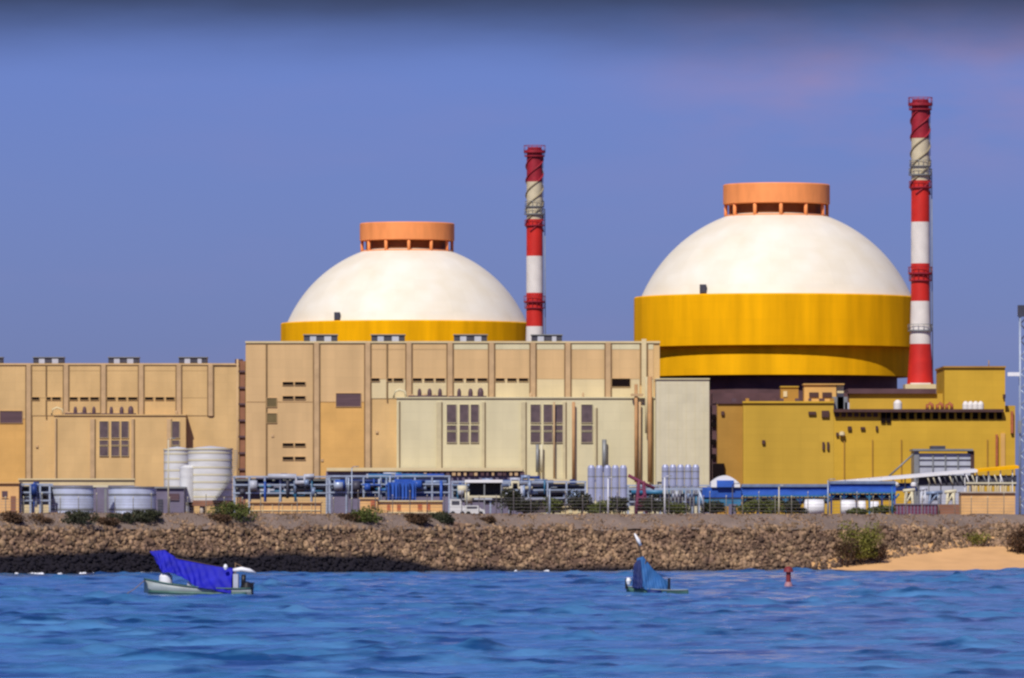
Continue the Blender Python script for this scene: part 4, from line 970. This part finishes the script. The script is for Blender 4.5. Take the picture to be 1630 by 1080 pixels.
def tree(px, D, y0, wpx, mt, label, n=1300):
    r = random.Random(int(px*3+1)); x = X(px,D); zt = Z(y0,D); h_ = zt-GZ; rx = X(815+wpx/2, D)
    t = thing('tree', label, 'tree', (x, D, GZ), 'small trees behind the fence')
    m = MB(); m.tube([(x, D, GZ-.2), (x+.1, D, GZ+h_*.3), (x-.05, D, GZ+h_*.7)], [.22,.16,.06], 7)
    for k in range(6):
        a = r.uniform(0, 6.28); z0 = GZ+h_*r.uniform(.2, .5); m.tube([(x, D, z0), (x+rx*.4*math.cos(a), D+rx*.4*math.sin(a), z0+h_*.18), (x+rx*.7*math.cos(a), D+rx*.7*math.sin(a), z0+h_*.32)], [.09,.06,.02], 5)
    m.build('trunk', 'bark', t)
    m = MB(); leaves(m, x, D, GZ+h_*.5, rx*1.35, rx, h_*.58, n, .2, r, 13); m.build('crown', mt, t)
for px, y0, w_, mt_, lb in ((812,782,40,'leaf_dark','tallest dark tree behind the fence, right of the vehicle shelter'),(836,798,44,'leaf_dark','broad low dark tree right of the tallest one'),(880,794,30,'leaf','small green tree left of the pale low shed'),
     (926,786,36,'leaf_dark','dark tree above the left end of the pale low shed'),(952,800,34,'leaf','green tree at the foot of the left silo group'),(985,794,30,'leaf_dark','dark tree right under the left silo group'),
     (1042,790,40,'leaf_dark','dark tree right of the dark red derrick'),(1078,802,38,'leaf','green tree below the right silo platform'),(1135,796,34,'leaf_dark','dark tree left of the long hedge, by the blue shed'),
     (1405,806,36,'leaf','green tree just left of the maroon container'),(1365,810,26,'leaf','low green tree between the blue columns')):
    tree(px, 1082, y0, w_, mt_, lb)
for i, (px, w_) in enumerate(((1192,46),(1228,48),(1262,44))):
    bush(px, 1085, 797+i*2, 822, w_+8, 'leaf' if i < 2 else 'leaf_dark', ('left third of the long hedge below the blue gallery','middle third of the long hedge below the blue gallery','dark right third of the long hedge, by the white tank')[i], 'hedge', 'long hedge below the blue gallery', 1500, .18, 'hedge')

# ------------------------------------------------------------------ boats
def hull(L, beam, h, draft, mt, parent, bow_rise):
    n = 22; m = MB(); rows = []
    for i in range(n+1):
        u = i/n; x = -L/2+L*u                                 # bow at -x
        w_ = beam/2*min(1, (math.sin(math.pi*min(u*1.25, .5)))**.8)*(1-.18*max(0, u-.7)/.3)
        sheer = h+bow_rise*(1-u)**2.2+.12*u*u; keel = -draft+(draft+.35)*max(0, 1-u/.22)**2
        rows.append([(x-.0, -w_, sheer), (x+.05, -w_*.92, sheer*.45), (x+.1, -w_*.6, keel*.7), (x+.12, 0, keel), (x+.1, w_*.6, keel*.7), (x+.05, w_*.92, sheer*.45), (x, w_, sheer),
                     (x, w_*.88, sheer-.02), (x, w_*.75, .12+.1*bow_rise*(1-u)**2), (x, -w_*.75, .12+.1*bow_rise*(1-u)**2), (x, -w_*.88, sheer-.02)])
    k = len(rows[0]); vs = [p for r_ in rows for p in r_]; fs = []
    for i in range(n):
        for j in range(k): fs.append((i*k+j, i*k+(j+1)%k, (i+1)*k+(j+1)%k, (i+1)*k+j))
    fs += [tuple(range(k)), tuple(reversed(range(n*k, n*k+k)))]
    m.add(vs, fs, True); return m.build('hull', mt, parent), rows
def sheet(m, top, near, far, n=26, folds=.07, seed=1, th=.05):
    # cloth hung over a ridge: near hem, ridge, far hem given as polylines, with folds and thickness
    r = random.Random(seed)
    def samp(pl, u):
        q = u*(len(pl)-1); i = min(int(q), len(pl)-2); f = q-i; return Vector(pl[i])*(1-f)+Vector(pl[i+1])*f
    n *= 3; cols = 36; G = []
    for i in range(n+1):
        u = i/n; a, b, c = samp(near, u), samp(top, u), samp(far, u); row = []
        for j in range(cols+1):
            v = j/cols
            p = a*(1-2*v)+b*(2*v) if v < .5 else b*(2-2*v)+c*(2*v-1)
            ed = abs(v-.5)*2; wv = folds*(.9*math.sin(u*29+ed*6+seed)*ed+.45*math.sin(u*71-ed*11+2*math.sin(u*9))*(.3+ed)+.22*math.sin(u*13+ed*11+seed*2)+.08*math.sin(u*97+ed*5))+folds*r.uniform(-.03, .03)
            row.append(p+Vector((wv*.5, (-1 if v < .5 else 1)*wv, wv*.4-.12*math.sin(math.pi*ed)*ed)))
        G.append(row)
    k = cols+1; vs = [p for row in G for p in row]; N = len(vs); vs += [p-Vector((0,0,th)) for p in vs]; fs = []
    for i in range(n):
        for j in range(cols):
            q = (i*k+j, i*k+j+1, (i+1)*k+j+1, (i+1)*k+j); fs.append(q); fs.append(tuple(reversed([N+a for a in q])))
    for i in range(n):
        fs.append((i*k, (i+1)*k, N+(i+1)*k, N+i*k)); fs.append((i*k+cols, N+i*k+cols, N+(i+1)*k+cols, (i+1)*k+cols))
    for j in range(cols): fs.append((j+1, j, N+j, N+j+1)); fs.append((n*k+j, n*k+j+1, N+n*k+j+1, N+n*k+j))
    m.add(vs, fs, True)
def outboard(parent, x, mt='black'):
    m = MB(); m.box(x-.05, x+.35, -.2, .2, .5, 1.0).box(x+.02, x+.42, -.17, .17, 1.0, 1.12).tube([(x+.2,0,.6),(x+.25,0,-.5)], [.12,.08], 8)
    m.tube([(x,0,.85),(x-.6,0,1.0)], .03, 6); return m.build('outboard_motor', mt, parent)
# boat one, bow to the left
D1 = 655.; s1 = F/D1
t = thing('fishing_boat', '', 'boat')
_, rows = hull(9.5, 2.3, .50, .45, 'hull', t, .95)
lx = lambda px: (px-315)/s1; lz = lambda py: (947-py)/s1
m = MB(); m.add([], []); n = len(rows)
for sgn in (0, 6): m.tube([(r_[sgn][0], r_[sgn][1]*1.01, r_[sgn][2]) for r_ in rows], .07, 6)
m.build('gunwale', 'hull_green', t)
m = MB(); m.tube([(r_[1][0], r_[1][1]*1.02, r_[1][2]*.55) for r_ in rows[1:-1]], .15, 6); m.tube([(r_[5][0], r_[5][1]*1.02, r_[5][2]*.55) for r_ in rows[1:-1]], .15, 6); m.build('rubbing_strake', 'hull_green', t)
m = MB()
sheet(m, [(lx(238),0,lz(877)),(lx(262),0,lz(875)),(lx(285),0,lz(890)),(lx(325),0,lz(897)),(lx(371),0,lz(904))],
         [(lx(246),-.5,lz(884)),(lx(258),-.9,lz(909)),(lx(283),-1.15,lz(912)),(lx(318),-1.3,lz(934)),(lx(371),-1.35,lz(943))],
         [(lx(246),.5,lz(884)),(lx(258),.9,lz(905)),(lx(283),1.15,lz(912)),(lx(318),1.3,lz(930)),(lx(371),1.35,lz(938))], 30, .10, 3)
tp = m.build('tarpaulin', 'tarp', t)
m = MB(); m.tube([(lx(240),0,lz(880)),(lx(372),0,lz(906))], .05, 6).tube([(lx(372),0,lz(906)),(lx(374),0,lz(940))], .05, 6).tube([(lx(243),0,lz(881)),(lx(262),0,lz(925))], .05, 6); m.build('ridge_pole', 'bark', t)
m = MB(); m.lathe(lx(264), -.2, [(.6,lz(934)),(.58,lz(917)),(.3,lz(911))], 14); m.build('covered_bundle', 'whitepaint', t)
m = MB(); m.add([], []); m.tube([(lx(372),-.3,lz(907)),(lx(385),-.3,lz(905.5)),(lx(398),-.2,lz(908)),(lx(408),0,lz(911.5))], [.14,.22,.2,.06], 8); m.lathe(lx(361), -.9, [(.12,lz(906)),(.2,lz(902)),(.1,lz(897.5))], 10); m.build('float', 'whitepaint', t)
m = MB(); m.box(lx(373), lx(381), -.9, -.1, lz(938), lz(913)); m.box(lx(300), lx(307), -1.0, -.9, lz(934), lz(925)); m.build('fish_box', 'lightpanel', t)
m = MB(); m.tube([(lx(388),-.3,lz(936)),(lx(389),-.3,lz(914))], .2, 8); m.build('stern_post', 'black', t)
m = MB(); m.tube([(-4.7,0,1.3),(-5.6,-.4,.5),(-6.6,-.9,-.1)], .035, 5); m.build('mooring_rope', 'scrub', t)
m = MB(); m.tube([(-1.2,-.9,.75),(3.2,-1.0,.62)], .045, 6); m.build('oar', 'bark', t)
m = MB(); m.tube([(lx(374),.5,lz(940)),(lx(374),.5,lz(895))], .04, 5).tube([(lx(374),.5,lz(896)),(lx(404),.1,lz(911))], .025, 5); m.build('stay_rope', 'scrub', t)
outboard(t, 4.55); m = MB(); m.lathe(lx(394), -.2, [(.5,lz(944)),(.6,lz(934)),(.35,lz(927)),(.1,lz(925))], 12); m.build('net_heap', 'black', t)
t.location = (X(315,D1), D1, -.05); t.rotation_euler = (0, 0, R(-4))
tag(t, 'fishing boat on the left half covered by a bright royal blue tarpaulin', 'boat', 'moored fishing boats')
# boat two, nearly end-on
t = thing('fishing_boat', '', 'boat')
_, rows = hull(5.4, 1.7, .36, .35, 'hull_green', t, .45)
m = MB()
for sgn in (0, 6): m.tube([(r_[sgn][0], r_[sgn][1]*1.01, r_[sgn][2]) for r_ in rows], .05, 6)
m.build('gunwale', 'hull', t)
c = math.cos(R(145)); 
lx = lambda px: (px-1046)/s1
s_ = (-1)
m = MB()
sheet(m, [(lx(1014),0,lz(888)),(lx(1024),0,lz(885)),(lx(1040),0,lz(906)),(lx(1064),0,lz(927))],
         [(lx(1008),-.7,lz(932)),(lx(1022),-.9,lz(934)),(lx(1040),-1.0,lz(944)),(lx(1060),-.9,lz(943))],
         [(lx(1008),.7,lz(930)),(lx(1022),.9,lz(930)),(lx(1040),1.0,lz(938)),(lx(1062),.9,lz(938))], 26, .06, 5)
m.build('tarpaulin', 'tarp_sky', t)
m = MB()
sheet(m, [(lx(1009),-.2,lz(898)),(lx(1013),-.2,lz(893)),(lx(1019),-.2,lz(890))],
         [(lx(1006),-.9,lz(934)),(lx(1013),-1.0,lz(936)),(lx(1024),-1.05,lz(934))], [(lx(1006),.7,lz(934)),(lx(1013),.8,lz(936)),(lx(1024),.8,lz(934))], 16, .08, 9)
m.build('side_cloth', 'tarp_navy', t)
m = MB(); m.tube([(lx(1028),.1,lz(938)),(lx(1020),.1,lz(880)),(lx(1010),.1,lz(850))], [.11,.09,.06], 7); m.tube([(lx(1015),-.1,lz(938)),(lx(1032),-.1,lz(880))], .05, 6); m.build('pole', 'bark', t)
m = MB(); m.tube([(lx(1020),.1,lz(868)),(lx(1016),.1,lz(860)),(lx(1010),.1,lz(849))], [.10,.17,.07], 8); m.build('furled_cloth', 'whitepaint', t)
m = MB(); m.box(lx(995), lx(999), -.2, .2, lz(937), lz(921)); m.box(lx(1063), lx(1067), -.3, .1, lz(938), lz(920)); m.build('stern_post', 'black', t)
m = MB(); m.lathe(lx(1000.5), -.1, [(.15,lz(930)),(.26,lz(924)),(.12,lz(919))], 10); m.build('float', 'whitepaint', t)
m = MB(); m.tube([(lx(1030),-.95,lz(943)),(lx(1052),-.95,lz(944))], .3, 8); m.build('net_bundle', 'tarp_navy', t)
t.location = (X(1046,D1), D1, -.04)
tag(t, 'smaller green fishing boat right of centre with a tent of light blue tarpaulin', 'boat', 'moored fishing boats')
# buoy
D = 735.
t = thing('marker_buoy', 'small dark red marker buoy on a pale float, off the beach', 'buoy', (X(1255,D), D, 0)); x = X(1255,D)
MB().lathe(x, D, [(.36,-.3),(.42,.1),(.3,.5),(.12,.55)], 18).build('float', 'buoy_pink', t)
MB().lathe(x, D, [(.24,.5),(.24,1.5)], 14).build('body', 'buoy', t)
MB().lathe(x, D, [(.5,1.5),(.42,1.85),(.15,2.05)], 14).build('top_mark', 'buoy', t)
for o in bpy.data.objects:                                   # every part keeps its own generated name only
    if o.parent is not None and 'category' in o: del o['category']
print('objects', len(bpy.data.objects))
